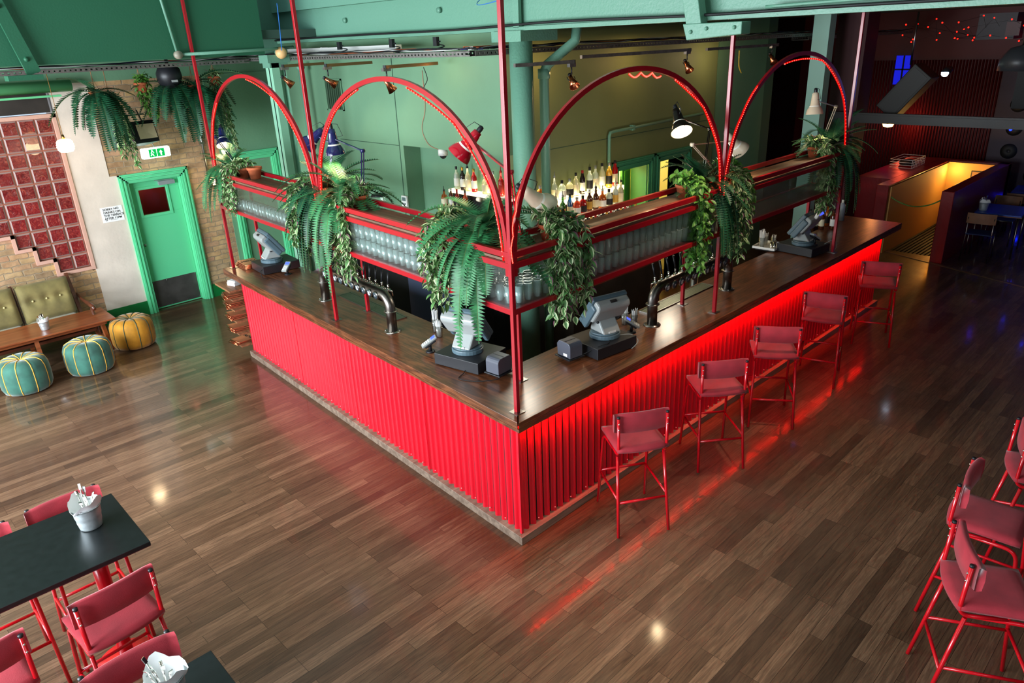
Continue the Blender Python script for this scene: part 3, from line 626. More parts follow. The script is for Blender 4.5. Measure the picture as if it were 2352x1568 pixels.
for a in (V((.14, .14, 2.36)), LP(.16, L2, 2.5), V((R2x+.02, .16, 2.4))): lamp('POINT', 'rope_glow', a, 1.6, (1, .05, .02), .05)
# glasses on the rack shelf
gl = MB(); gl.lathe([(.001, 0), (.028, 0), (.03, .004), (.040, .135), (.038, .135), (.028, .008), (.001, .008)], 12)
g0 = obj('pint_glass', gl, TGL, cat='glass', label='clear pint glass stacked behind the ribbed glass of the overhead rack', group='pint glasses on the rack shelf')
gn = [0]
def pint(x, y, z, lab):
    if gn[0] == 0: o = g0
    else: o = g0.copy(); C.objects.link(o)
    gn[0] += 1; o.location = (x, y, z); o['label'] = lab
for side in (0, 1):
    s = .26; nth = 0
    while s < (5.6 if side else 5.6):
        nth += 1
        for j, off in enumerate((.19, .285, .38)):
            if j == 2 and s > 1.9 or (s > 4.4 and j): continue
            x, y = ((s+U(-.005, .005)), off+U(-.006, .006)) if side else LP(off+U(-.006, .006), s+U(-.005, .005))[:2]
            nst = 2 if (.9 < s < 3.2) else 1
            for k in range(nst):
                if gn[0] < 300: pint(x, y, 1.9385+k*.137, '%s %s-row pint glass, %d%s from the corner post, %s arm of rack' % ('lone' if nst == 1 else ('lower', 'upper')[k], ('front', 'second', 'rear')[j], nth, {1: 'st', 2: 'nd', 3: 'rd', 21: 'st', 22: 'nd', 23: 'rd', 31: 'st', 32: 'nd', 33: 'rd', 41: 'st', 42: 'nd', 43: 'rd'}.get(nth, 'th'), ('left', 'right')[side]))
        s += .0965
# ---------------------------------------------------------------- tap towers
def tower(loc, rz, label, n=10, L=1.42):
    t = thing('beer_tap_tower', label, 'beer tower', loc, rz)      # local +x along the pipe, -y towards the customer
    r = .05; q = MB(); H = .37; bend = .13
    pts = [(0, 0, .005), (0, 0, H-bend)]+[(bend-bend*cos(a), 0, H-bend+bend*sin(a)) for a in [pi/2*i/6 for i in range(1, 7)]]
    pts += [(L-p[0], 0, p[2]) for p in reversed(pts)]; q.tube(pts, r, 20); obj('pipe', q, RAWSTEEL, t)
    for x in (0, L):
        q = MB(); q.cyl((x, 0, 0), (x, 0, .008), .085, n=24); q.cyl((x, 0, .215), (x, 0, .223), .068, n=20)
        for k in range(4): a = pi/4+k*pi/2; q.sph((x+.072*cos(a), .072*sin(a), .01), .008, 6, 4); q.sph((x+.06*cos(a), .06*sin(a), .219), .007, 6, 4)
        obj('flange', q, STEEL, t)
    for k in range(n):
        x = .17+(L-.34)*k/(n-1)
        b = MB(); T = M.Translation((x, -.045, H-.015)) @ M.Rotation(pi/2+rad(8), 4, 'X')
        b.lathe([(.001, .0), (.043, 0), (.043, .014), (.001, .014)], 24, T); bo = obj('tap_badge', b, STEEL, t)
        obj('badge_face', MB().lathe([(.001, .0145), (.037, .0145), (.037, .017), (.001, .017)], 24, T), mat('slate_badge', (52, 66, 72), .5), bo)
        m = MB()
        if k % 2 == 0:
            for j, (a, w_) in enumerate(((.018, .03), (.009, .036), (0, .03), (-.009, .038), (-.018, .026))): m.box(-w_/2, w_/2, a-.0025, a+.0025, .017, .0178, T)
        else: m.prism([((.009 if i % 2 == 0 else .004)*sin(2*pi*i/10), (.009 if i % 2 == 0 else .004)*cos(2*pi*i/10)) for i in range(10)], .017, .0178, T)
        obj('badge_print', m, PAPER, bo)
        q = MB(); q.cyl((x, .03, H), (x, .12, H+.005), .012, n=10); q.sph((x, .09, H+.005), .02, 10, 6); q.cyl((x, .1, H+.015), (x, .1, H+.06), .012, .008, n=10); q.sph((x, .1, H+.055), .013, 8, 6); q.tube([(x, .11, H), (x, .14, H-.02), (x, .145, H-.07)], .009, 8)
        q.cyl((x-.03, .09, H+.01), (x+.03, .09, H+.01), .006, n=8)
        tp = obj('tap', q, CHROME, t)
        obj('tap_handle', MB().cyl((x, .1, H+.06), (x-.012, .125, H+.2), .008, .012, n=10), BLACKP, tp)
    return t
def driptray(loc, rz, label, L=1.2):
    t = thing('drip_tray', label, 'drip tray', loc, rz)
    obj('tray', MB().box(0, L, 0, .16, 0, .004).box(0, L, 0, .006, .004, .012).box(0, L, .154, .16, .004, .012).box(0, .006, 0, .16, .004, .012).box(L-.006, L, 0, .16, .004, .012), STEEL, t)
    q = MB()
    for k in range(int(L/.02)): q.box(.01+k*.02, .02+k*.02, .01, .15, .008, .01)
    for k in range(8): q.box(.01, L-.01, .012+k*.018, .018+k*.018, .0085, .0105)
    obj('grille', q, mat('drip_grille', (110, 116, 96), .4, .8), t)
lp = LP(.345, 3.715, 1.1)
tower(lp, -DL-pi/2, 'raw steel pipe beer tower with ten taps left of the corner post')
tower((2.28, .385, 1.1), 0, 'raw steel pipe beer tower with ten taps right of the corner post')
driptray(LP(.5, 3.72, 1.1), -DL-pi/2, 'long perforated drip tray behind the beer tower left of the corner')
driptray((2.5, .545, 1.1), 0, 'long perforated drip tray behind the beer tower right of the corner')
# ================================================================ STOOLS, TABLES, SOFA
def cushion(w, d, h, r=.03, curve=0, rearround=0, n=10):
    m = MB()
    def P(u, v_, top):
        x = (u-.5)*w; y = (v_-.5)*d
        if rearround: y -= 0 if v_ > .5 else rearround*(1-(2*u-1)**2)*(1-2*v_)*1.0
        ex = 1-abs(2*u-1)**8; ey = 1-abs(2*v_-1)**8
        z = h/2*(.55+.45*min(1, ex*ey*1.0)**.5) if True else 0
        return (x, y, (z if top else -z*.6))
    m.smooth = True; N = n
    vs = []; idx = {}
    for t in (0, 1):
        for i in range(N+1):
            for j in range(N+1): idx[t, i, j] = len(vs); vs.append(P(i/N, j/N, t))
    fs = []
    for i in range(N):
        for j in range(N):
            fs.append((idx[1, i, j], idx[1, i+1, j], idx[1, i+1, j+1], idx[1, i, j+1])); fs.append((idx[0, i, j], idx[0, i, j+1], idx[0, i+1, j+1], idx[0, i+1, j]))
    for i in range(N):
        fs += [(idx[0, i, 0], idx[0, i+1, 0], idx[1, i+1, 0], idx[1, i, 0]), (idx[0, i+1, N], idx[0, i, N], idx[1, i, N], idx[1, i+1, N]),
               (idx[0, 0, i+1], idx[0, 0, i], idx[1, 0, i], idx[1, 0, i+1]), (idx[0, N, i], idx[0, N, i+1], idx[1, N, i+1], idx[1, N, i])]
    m.add(vs, fs); return m
def bez(pts, n=6):           # smooth corner polyline
    out = [V(pts[0])]
    for a, b, c in zip(pts, pts[1:], pts[2:]):
        a, b, c = V(a), V(b), V(c); r = min((b-a).length, (c-b).length, .09)*.5*1.6
        p = b+(a-b).normalized()*min(r, (a-b).length*.49); q = b+(c-b).normalized()*min(r, (c-b).length*.49)
        for k in range(n+1): t = k/n; out.append(p*(1-t)**2+b*2*t*(1-t)+q*t*t)
    out.append(V(pts[-1])); return out
def make_stool(label, group):
    t = thing('bar_stool', label, 'bar stool', (0, 0, 0), 0, group)
    s = cushion(.42, .40, .06, rearround=.03)
    o = obj('seat', s, FAB, t, (0, 0, .765))
    # backrest: curved padded board
    m = MB(); m.smooth = True; N = 10; vs = []; fs = []
    for i in range(N+1):
        u = i/N*2-1
        for k, (dy, dz) in enumerate([(0, -.085), (.028, -.075), (.034, 0), (.028, .08), (0, .092), (-.012, .085), (-.014, 0), (-.012, -.078)]):
            e = 1-.12*abs(u)**6; vs.append((u*.225, -.16+(.05*(abs(u)**2)-.012)*-1*-.5+dy*e, .985+dz*e))
    for i in range(N):
        for k in range(8): fs.append((8*i+k, 8*i+(k+1) % 8, 8*i+8+(k+1) % 8, 8*i+8+k))
    fs += [tuple(range(8)), tuple(8*N+7-k for k in range(8))]
    m.add(vs, fs); obj('backrest', m, FAB, t)
    r = .0125
    for sx in (-1, 1):
        # front leg bends back under the seat and joins the rear leg
        q = MB().tube(bez([(sx*.215, .265, .006), (sx*.195, .19, .715), (sx*.19, -.13, .715)]), r, 10)
        obj('leg', q, REDS, t)
        q = MB().tube([(sx*.215, -.265, .006), (sx*.193, -.15, .70)], r, 10); obj('leg', q, REDS, t)
        q = MB().tube(bez([(sx*.19, .05, .728), (sx*.198, -.19, .715), (sx*.2, -.178, 1.05)]), r, 10); bk_ = obj('back_tube', q, REDS, t)
        obj('end_cap', MB().cyl((sx*.2, -.178, 1.048), (sx*.2, -.178, 1.062), .0135, n=12), BLACKP, bk_)
        q = MB()
        for z in (.955, 1.005): q.sph((sx*.2, -.192, z), .007, 8, 6)
        obj('bolts', q, CHROME, bk_)
        q = MB().tube([(sx*.2045, .228, .33), (sx*.2045, -.2115, .33)], .010, 8); obj('side_rail', q, REDS, t)
    obj('foot_rail', MB().tube([(-.2045, .228, .345), (.2045, .228, .345)], .011, 8), REDS, t)
    obj('rear_rail', MB().tube([(-.2055, -.212, .30), (.2055, -.212, .30)], .011, 8), REDS, t)
    return reg(t)
st0 = make_stool('red bar stool at the bar, nearest to the corner post', 'red stools along the bar')
st0.location = (.87, -.45, 0); st0.rotation_euler = (0, 0, rad(-33))
for x, y, a, lb in ((2.13, -.44, -39, 'red bar stool at the bar, second from the corner'), (3.2, -.46, -55, 'red bar stool at the bar, middle one of the five in the row'),
    (4.44, -.43, -73, 'red bar stool at the bar, fourth from the corner'), (5.97, -.44, -66, 'red bar stool at the far dark end of the bar')):
    dup(st0, (x, y, 0), rad(a), lb, 'red stools along the bar')
for x, y, a, lb in ((-2.77, .57, 4, 'red stool pushed to the near side of the tall black table, its back toward us'), (-2.70, 1.44, 180, 'red stool across the tall black table, behind the cutlery bucket'),
    (-3.42, .55, 3, 'red stool at the left picture edge with its back tubes toward us'), (-3.24, 1.42, 180, 'red stool across the black table, cut off by the left edge'),
    (-2.88, -.33, 180, 'red stool between the two black tables, facing the lower one')):
    dup(st0, (x, y, 0), rad(a), lb, 'red stools at the tall black tables')
for x, y, a, lb in ((.79, -2.98, -152, 'red stool lowest in the right corner, seen from behind its back'), (1.52, -2.8, -176, 'red stool in the dark right corner, above the lowest one'),
    (2.38, -2.92, -160, 'red stool at the right picture edge, farthest of its group')):
    dup(st0, (x, y, 0), rad(a), lb, 'red stools in the dark right corner')
def ttable(x, y, rz, lab):
    t = thing('tall_table', lab, 'table', (x, y, 0), rz)
    obj('tabletop', MB().box(-.62, .62, -.37, .37, 1.022, 1.05), TABLEB, t, bevel=.003)
    obj('edge_band', MB().box(-.617, .617, -.367, .367, 1.016, 1.022), mat('plum_edge', (70, 26, 36), .5), t)
    for s in (-1, 1):
        obj('column', MB().cyl((s*.38, 0, .03), (s*.38, 0, 1.016), .045, n=20), REDS, t)
        obj('base_plate', MB().cyl((s*.38, 0, 0), (s*.38, 0, .03), .2, .19, n=28), REDS, t)
    return t
ttable(-3.07, 1.07, rad(-1), 'long tall black table with red columns at the left edge')
ttable(-3.2, -.79, rad(-1), 'tall black table cut off by the bottom left edge')
t = thing('round_table', 'small black round tall table at the right picture edge', 'table', (1.5, -3.42, 0))
obj('tabletop', MB().cyl((0, 0, 1.02), (0, 0, 1.05), .36, n=48), TABLEB, t); obj('column', MB().cyl((0, 0, .02), (0, 0, 1.02), .04, n=20), REDS, t); obj('base_plate', MB().cyl((0, 0, 0), (0, 0, .03), .24, n=28), REDS, t)
def bucket(loc, lab, s=1., n=7, seed=1):
    random.seed(seed); t = thing('cutlery_bucket', lab, 'bucket', loc, U(0, 6))
    h = .115*s; q = MB(); q.lathe([(.001, .002), (.047*s, .002), (.049*s, .004)]+[(.049*s+.014*s*k/10+(.0016 if k in (3, 6) else 0), h*k/10) for k in range(1, 11)]+[(.067*s, h+.002), (.063*s, h+.003), (.061*s, h-.004), (.047*s, .008)], 28)
    obj('pail', q, ZINC, t)
    nap = MB(); nap.smooth = True; N = 22; vs = []
    for r_, z in ((.03, h*.6), (.058, h*.95), (.064, h+.02), (.07, h+.04)):
        for k in range(N): a = 2*pi*k/N; vs.append(((r_*s+.01*sin(3*a+1)*(z > h))*cos(a), (r_*s+.01*sin(3*a+1)*(z > h))*sin(a), z+(.018*sin(2*a)+.012*sin(5*a))*(z > h)*s))
    nap.add(vs, [(j*N+k, j*N+(k+1) % N, (j+1)*N+(k+1) % N, (j+1)*N+k) for j in range(3) for k in range(N)]); obj('napkin', nap, PAPER, t)
    for k in range(n):
        a = U(0, 6.28); r_ = U(.0, .03)*s; bx, by = r_*cos(a), r_*sin(a); tx, ty = bx*2.2+U(-.015, .015), by*2.2+U(-.015, .015); z1 = h+U(.05, .085)
        q = MB(); q.tube([(bx, by, h*.25), (tx, ty, z1)], .0035, 6); b = V((tx, ty, z1)); 
        if k % 2: q.bar((tx, ty, z1), (tx*1.25, ty*1.25, z1+.035), .014, .003)
        else: q.bar((tx, ty, z1), (tx*1.2, ty*1.2, z1+.03), .018, .004)
        obj('cutlery', q, CHROME, t)
    return t
bucket((-2.655, 1.13, 1.05), 'zinc bucket of cutlery on the black table beside the bar floor', 1.3, 8, 3)
bucket((-2.83, -.6, 1.05), 'zinc bucket with white napkins at the bottom left edge', 1.3, 7, 5)
bucket((-1.52, 7.36, .452), 'small zinc bucket with napkin and knives on the teak coffee table', 1., 6, 8)
# coffee table
t = thing('coffee_table', 'long teak coffee table in front of the olive sofa', 'coffee table', (-1.68, 7.44, 0), rad(-1))
obj('tabletop', MB().box(-1.0, .96, -.33, .33, .43, .452), TEAK, t, bevel=.004)
obj('apron', MB().box(-.9, .86, -.24, -.215, .37, .43).box(-.9, .86, .215, .24, .37, .43).box(.84, .86, -.24, .24, .37, .43).box(-.9, -.88, -.24, .24, .37, .43), TEAK, t)
for sx in (-.86, .0, .8):
    for sy in (-1, 1): obj('leg', MB().bar((sx, sy*.2, .43), (sx+(.03 if sx > 0 else -.0), sy*.27, .0), .05, .032), TEAK, t)
obj('stretcher', MB().box(.78, .83, -.23, .23, .14, .17).box(-.03, .02, -.23, .23, .10, .13), TEAK, t)
# sofa
t = thing('sofa', 'olive velvet sofa with dark wooden frame against the brick wall', 'sofa', (-1.62, 7.92, 0), 0)
FRM = wood('dark_teak', (60, 28, 18), (104, 54, 32), 0, 1, .35, .3, .5)
def pad(w, h, d, tufts):
    m = MB(); NX, NZ = 18, 16
    def f(u, v_):
        x = (u-.5)*w; z = (v_-.5)*h; e = (1-abs(2*u-1)**5)*(1-abs(2*v_-1)**5); y = d*.5+d*.5*max(e, 0)**.4
        for tx, tz in tufts: y -= .055*math.exp(-((x-tx)**2+(z-tz)**2)/.004)
        y -= .018*math.exp(-((z-tufts[0][1])**2)/.0009) if tufts else 0
        return (x, -y, z)
    m.grid(f, NX, NZ); m.grid(lambda u, v_: ((u-.5)*w, -f(u, v_)[1]*-.0, (v_-.5)*h), 1, 1)
    m.smooth = False; m.box(-w/2+.004, w/2-.004, -d*.5, 0, -h/2+.004, h/2-.004); return m
tf = [(-.17, .02), (0, .02), (.17, .02)]
for x, nm in ((.32, 0), (-.36, 1)):
    o = obj('back_cushion', pad(.64, .52, .16, tf), OLIVE, t, (x, .12, .66), (rad(-14), 0, rad(0)))
    b = MB()
    for a, z in tf: b.sph((a, -.115, z), .014, 10, 6)
    obj('tuft_buttons', b, mat('pale_button', (196, 184, 130), .6), o)
    obj('seat_cushion', cushion(.66, .62, .15), OLIVE, t, (x, -.2, .36))
fr = MB(); fr.box(-.72, .70, -.5, .16, .24, .28); fr.bar((.705, .05, .24), (.69, .32, .92), .045); fr.bar((-.02, .1, .26), (-.02, .3, .9), .04, .05)
obj('frame', fr, FRM, t)
obj('arm_rest', MB().tube(bez([(.74, .2, .6), (.74, -.1, .57), (.75, -.42, .55), (.735, -.47, .5)]), [.022]*2+[.026]*40, 10) if False else MB().tube([(.74, .22, .62), (.74, 0, .58), (.75, -.25, .565), (.75, -.44, .56), (.75, -.48, .53)], [.018, .02, .03, .032, .02], 10), FRM, t)
for a, b in (((.73, -.42, .55), (.76, -.48, 0)), ((.72, .2, .6), (.74, .3, 0)), ((-.72, -.42, .3), (-.76, -.48, 0))): obj('leg', MB().tube([a, b], [.022, .015], 10), FRM, t)
# poufs
def pouf(x, y, fab, pip, lab, rz=0, R=.285, H=.42):
    t = thing('pouf', lab, 'pouf', (x, y, 0), rz)
    prof = [(.02, .0), (.2, .004), (R-.03, .025), (R-.006, .08), (R, .2), (R-.006, .32), (R-.03, .385), (R-.09, .42), (.14, .425), (.05, .41), (.015, .392), (.001, .385)]
    m = MB(); n = 60; m.smooth = True; vs = []
    def rr(r, a, z): return r*(1-.03*abs(cos(5*a))**16*(r > .06)) 
    for r, z in prof:
        for k in range(n): a = 2*pi*k/n; q = rr(r, a, z); vs.append((q*cos(a), q*sin(a), z-.006*(abs(cos(5*a))**16)*(z > .38)))
    m.add(vs, [(j*n+k, j*n+(k+1) % n, (j+1)*n+(k+1) % n, (j+1)*n+k) for j in range(len(prof)-1) for k in range(n)]); obj('cover', m, fab, t)
    for k in range(10):
        a = pi*k/5; obj('piping', MB().tube([((rr(r, a, z)+.002)*cos(a), (rr(r, a, z)+.002)*sin(a), z) for r, z in prof[1:-1]], .0055, 6), pip, t)
    obj('button', MB().sph((0, 0, .392), .02, 12, 6, .5), pip, t)
pouf(-.57, 7.06, MUSTV, DKPIPE, 'mustard velvet pouf with dark green piping at the coffee table end', .3)
pouf(-1.27, 6.60, TEALV, GOLDP, 'teal velvet pouf with gold piping, middle one of the three', .1)
pouf(-2.0, 6.60, TEALV, GOLDP, 'teal velvet pouf with gold piping at the left picture edge', .5)
# ================================================================ ON THE COUNTER
def cdrawer(loc, rz, lab, w_=.49, d=.42):   # front of the drawer faces +y (staff); -y the customer
    t = thing('cash_drawer', lab, 'cash drawer', loc, rz)
    obj('case', MB().box(-w_/2, w_/2, -d/2, d/2, .008, .112), mat('black_enamelled_metal', (30, 30, 34), .45, bump=.08, bscale=400), t, bevel=.004)
    q = MB()
    for a in (-1, 1):
        for b in (-1, 1): q.cyl((a*(w_/2-.04), b*(d/2-.04), 0), (a*(w_/2-.04), b*(d/2-.04), .008), .014, n=10)
    obj('feet', q, BLACKM, t); return t
def terminal(loc, rz, lab, display=False):   # till screen seen from behind; -y is the customer side
    t = thing('till_terminal', lab, 'till', loc, rz); t.scale = (1.14, 1.14, 1.12)
    # foot
    pr = [(0, .0), (.0, .045)]
    q = MB(); P = [(.13*cos(a)*(1 if sin(a) > -.2 else .96), -.02+.12*sin(a)) for a in [2*pi*k/28 for k in range(28)]]
    q.prism(P, 0, .035); q.prism([(x*.93, y*.9-.002) for x, y in P], .035, .05)
    obj('foot', q, GREYT, t, bevel=.006)
    q = MB(); T = M.Rotation(rad(90), 4, 'Z') @ M.Rotation(rad(90), 4, 'X')
    q.prism([(-.12, .05), (.07, .05), (.03, .17), (.07, .24), (.0, .25), (-.035, .17)], -.085, .085, T); nk = obj('neck', q, GREYL, t, bevel=.012)
    obj('maker_plate', MB().box(-.035, .035, -.118, -.113, .053, .068), WHITEP, nk)
    # head: tilted slab, screen toward staff (+y), top leaning to the customer
    T = M.Translation((0, -.0, .17)) @ M.Rotation(rad(36), 4, 'X')
    q = MB(); q.box(-.17, .17, .03, .075, -.09, .20, T); h = obj('screen_housing', q, GREYT, t, bevel=.012)
    q = MB(); q.prism([(-.05, .03), (.02, -.055), (.17, -.055), (.2, -.03), (.2, .03)], -.155, .155, T @ M.Rotation(rad(90), 4, 'Y') @ M.Rotation(rad(90), 4, 'Z') if False else T @ M(((0, 0, 1, 0), (0, 1, 0, 0), (1, 0, 0, 0), (0, 0, 0, 1))))
    obj('rear_shell', q, GREYL, t, bevel=.014)
    for s in (-1, 1): obj('side_cheek', MB().box(s*.155-.02, s*.155+.02, -.03, .035, -.08, .16, T), GREYT, t, bevel=.014)
    obj('card_slot', MB().box(-.03, .03, -.02, .005, .196, .206, T), BLACKP, t)
    obj('screen', MB().box(-.15, .15, .076, .078, -.07, .18, T), mat('dark_screen', (12, 14, 18), .1), h)
    q = MB(); q.sph(T @ V((-.09, -.05, .0)), .012, 8, 6); q.sph(T @ V((.09, -.05, .0)), .012, 8, 6); obj('thumb_screws', q, BLACKP, t)
    if display:
        T2 = T @ M.Translation((-.0, -.02, .26)) @ M.Rotation(rad(-10), 4, 'X')
        d = obj('customer_display', MB().box(-.07, .07, -.02, .02, -.06, .06, T2), WHITEP, t, bevel=.012); obj('lcd', MB().box(-.055, .055, -.0235, -.0205, -.01, .04, T2), BLUELCD, d)
    return t
def reader(loc, rz, lab):
    t = thing('card_reader', lab, 'card reader', loc, rz)
    obj('stand', MB().cyl((0, 0, 0), (0, 0, .012), .045, .04, 24).cyl((0, 0, .01), (0, 0, .075), .016, n=14), BLACKP, t)
    T = M.Translation((0, 0, .09)) @ M.Rotation(rad(32), 4, 'X')
    b = obj('cradle', MB().box(-.04, .04, -.06, .06, -.012, .004, T), BLACKP, t, bevel=.004)
    h = obj('handset', MB().box(-.036, .036, -.08, .085, .004, .026, T), GREYL, t, bevel=.006)
    obj('display', MB().box(-.028, .028, .03, .072, .026, .0275, T), BLUELCD, h)
    q = MB()
    for i in range(3):
        for j in range(4): q.box(-.026+i*.019, -.012+i*.019, -.066+j*.02, -.053+j*.02, .026, .0285, T)
    obj('keypad', q, WHITEP, h); return t
def printer(loc, rz, lab):
    t = thing('receipt_printer', lab, 'printer', loc, rz)
    obj('stand', MB().cyl((0, 0, 0), (0, 0, .03), .05, .04, 24).box(-.09, .09, -.1, .1, .03, .042), BLACKP, t, bevel=.003)
    q = MB(); T = M(((0, 0, 1, 0), (1, 0, 0, 0), (0, 1, 0, 0), (0, 0, 0, 1)))
    P = [(-.09, .045), (.08, .045), (.09, .15), (.06, .185)]+[(-.05-.04*sin(a), .145+.04*cos(a)) for a in [0, .4, .8, 1.2, 1.57]]+[(-.09, .1)]
    q.prism(P, -.072, .072, T); obj('body', q, GREYD, t, bevel=.004)
    obj('label_sticker', MB().box(-.0735, -.0725, -.05, .0, .055, .08), PAPER, t); obj('paper_slot', MB().box(-.06, .06, -.01, -.003, .18, .188), BLACKP, t); return t
def cups(loc, lab, ns=26, h=.14, hs=.2, r=.038):
    t = thing('straw_cup', lab, 'cup of straws', loc)
    obj('cup', MB().lathe([(.001, 0), (r*.8, 0), (r, h), (r-.002, h), (r*.78, .004), (.001, .004)], 20), CLEAR, t)
    q = MB()
    for k in range(ns):
        a = U(0, 6.28); d = math.sqrt(R_())*r*.68; q.cyl((d*cos(a), d*sin(a), .006), (d*1.45*cos(a), d*1.45*sin(a), hs+U(-.02, .01)), .003, n=6)
    o = obj('straws', q, STRAW, t); return t
def cable(pts, lab, r=.0035, m=None, nm='power_cable'):
    q = MB(); P = []
    for a, b in zip(pts, pts[1:]): P.append(V(a))
    P.append(V(pts[-1])); sm_ = [P[0]]
    for i in range(len(P)-1):       # Catmull-Rom
        p0, p1, p2, p3 = P[max(i-1, 0)], P[i], P[i+1], P[min(i+2, len(P)-1)]
        for k in range(1, 7): t = k/6; sm_.append(.5*((2*p1)+(-p0+p2)*t+(2*p0-5*p1+4*p2-p3)*t*t+(-p0+3*p1-3*p2+p3)*t**3))
    q.tube(sm_, r, 6); return obj(nm, q, m or BLACKM, cat='cable', label=lab)
Z1 = 1.1
cdrawer((.515, 1.10, Z1), rad(-79.5-0), 'black cash drawer on the worktop left of the corner post')
terminal((.52, 1.12, Z1+.112), rad(-75), 'grey till terminal draped by a fern left of the corner post')
printer((.49, .70, Z1), rad(-86), 'silver grey receipt printer close beside the corner post')
reader((.42, 1.56, Z1), rad(-120), 'card reader on a stand beside the straw cups left of the corner')
cups((.71, 1.78, Z1), 'cup of clear straws left of the corner post, nearer of two', 24, .12, .17); cups((.78, 1.92, Z1), 'taller cup of clear straws left of the corner post, farther of two', 30, .14, .23)
cable([(.36, .98, 1.14), (.3, .95, 1.11), (.2, .9, 1.105), (.26, .75, 1.105), (.4, .62, 1.12), (.45, .68, 1.16)], 'black cable looping from the till drawer to the printer by the corner post')
cdrawer((1.515, .41, Z1), rad(-7), 'black cash drawer on the worktop right of the corner post')
terminal((1.56, .42, Z1+.112), rad(-14), 'grey till terminal on the worktop right of the corner post')
printer((1.13, .46, Z1), rad(-8), 'grey receipt printer left of the till on the right worktop')
reader((1.99, .42, Z1), rad(35), 'card reader on a stand between till and beer tower on the right')
cups((2.12, .60, Z1), 'taller cup of clear straws right of the till near the corner', 28, .13, .2); cups((2.2, .54, Z1), 'shorter cup of clear straws beside the right beer tower', 18, .1, .15)
cable([(1.2, .36, 1.15), (1.32, .26, 1.22), (1.42, .25, 1.215), (1.5, .3, 1.22)], 'black cable between printer and till on the right worktop')
cable([(1.6, .28, 1.23), (1.72, .22, 1.215), (1.74, .16, 1.16), (1.66, .17, 1.105)], 'grey cable hanging over the front of the right cash drawer', .0035, GREYL)
cdrawer((.86, 5.33, Z1), rad(-6), 'black cash drawer at the far left end of the bar')
terminal((.84, 5.33, Z1+.112), rad(-100), 'grey till terminal at the far left end of the bar')
reader((.82, 4.96, Z1), rad(-60), 'card reader on a stand before the till at the far left end')
cable([(.56, 5.1, 1.2), (.5, 5.02, 1.2), (.5, 5.0, 1.12), (.56, 4.98, 1.103)], 'black cable hanging from the far left cash drawer')
cdrawer((5.62, .41, Z1), rad(84), 'black cash drawer at the far right end of the bar')
terminal((5.58, .42, Z1+.112), rad(2), 'grey till terminal with a small blue display at the far right end', True)
reader((5.62, .27, Z1+.112), rad(70), 'card reader on a stand on top of the far right cash drawer')
cable([(5.7, .2, 1.2), (5.85, .12, 1.25), (5.9, .1, 1.14), (5.8, .12, 1.105)], 'pale cable loop beside the far right cash drawer', .0035, GREYL)
t = thing('condiment_tray', 'white metal tray at the far right till', 'tray', (5.52, .82, Z1+.02), rad(4)); obj('tray', MB().box(-.18, .18, -.15, .15, 0, .004).box(-.18, .18, -.15, -.146, 0, .03).box(-.18, .18, .146, .15, 0, .03).box(-.18, -.176, -.15, .15, 0, .03).box(.176, .18, -.15, .15, 0, .03), WHITEP, t)
obj('tray_feet', MB().box(-.15, .15, -.12, .12, -.02, 0), BLACKM, t)
cups((5.43, .88, Z1+.025), 'tall cup of clear straws on the white tray', 30, .13, .23, .042); cups((5.56, .9, Z1+.025), 'cup of short straws on the white tray', 26, .12, .15, .042); cups((5.66, .83, Z1+.025), 'small cup of napkins and sticks on the white tray', 14, .09, .12)
for k, (a, b) in enumerate(((5.42, .74), (5.46, .72), (5.5, .73))): obj('spirit_measure', MB().lathe([(.016, 0), (.019, .09), (.017, .09), (.014, .003), (.001, .003)], 14), CHROME, loc=(a, b, Z1+.025), cat='measure', label='%s of the chrome spirit measures on the white tray' % ('leftmost', 'middle', 'rightmost')[k], group='chrome measures on the white tray')
pr_ = thing('paper_roll', 'pale paper roll mounted behind the bar near the left till', 'paper roll', (1.3, 4.95, 1.0)); obj('roll', MB().cyl((-.12, -.02, 0), (.12, .02, .05), .06, n=24), mat('mauve_paper', (168, 152, 158), .8), pr_); obj('spindle', MB().cyl((-.16, -.03, -.008), (.16, .03, .06), .012, n=10).cyl((0, 0, -1.0), (0, 0, 0), .015, n=10), GREENG, pr_)
# menus and menu rack at the left end
ck = mat('copper_clipboard', (196, 122, 86), .35, .55)
def menu(loc, rz, lab, txt=False, tilt=0):
    t = thing('menu_board', lab, 'menu', loc, rz, 'copper edged menus in the rack'); t.rotation_euler = (tilt, 0, rz)
    obj('board', MB().box(-.11, .11, -.16, .16, 0, .006), ck, t); obj('clip_edge', MB().cyl((-.11, .16, .004), (.11, .16, .004), .007, n=8), COPPER, t)
    if txt: text('menu_lettering', 'MENU', .07, INK, t, M.Translation((0, -.02, .0062)) @ M.Rotation(pi, 4, 'Z'))
    return t
for k in range(4):
    m_ = menu(tuple(LP(.27+.01*k, 5.80, Z1+.003+k*.015)), -DL+U(-.1, .1)+pi, ('copper menu board lying on the bar end, %s of the pile' % ('lowest', 'second', 'third', 'topmost')[k]), k == 3)
mr = thing('menu_rack', 'stepped rack of reclaimed wood at the left end of the bar', 'rack', tuple(LP(.0, 5.50, 0)), -DL)
for z, w_ in ((.16, .20), (.33, .26), (.50, .28), (.66, .30), (.80, .34)): obj('shelf', MB().box(-.13, .42, -.06, w_, z-.02, z), REC, mr)
obj('top_board', MB().box(-.15, .42, -.06, .46, .90, .925), REC, mr); obj('spine', MB().box(.06, .36, -.06, .02, .0, .9), REC, mr)
rk_n = 0
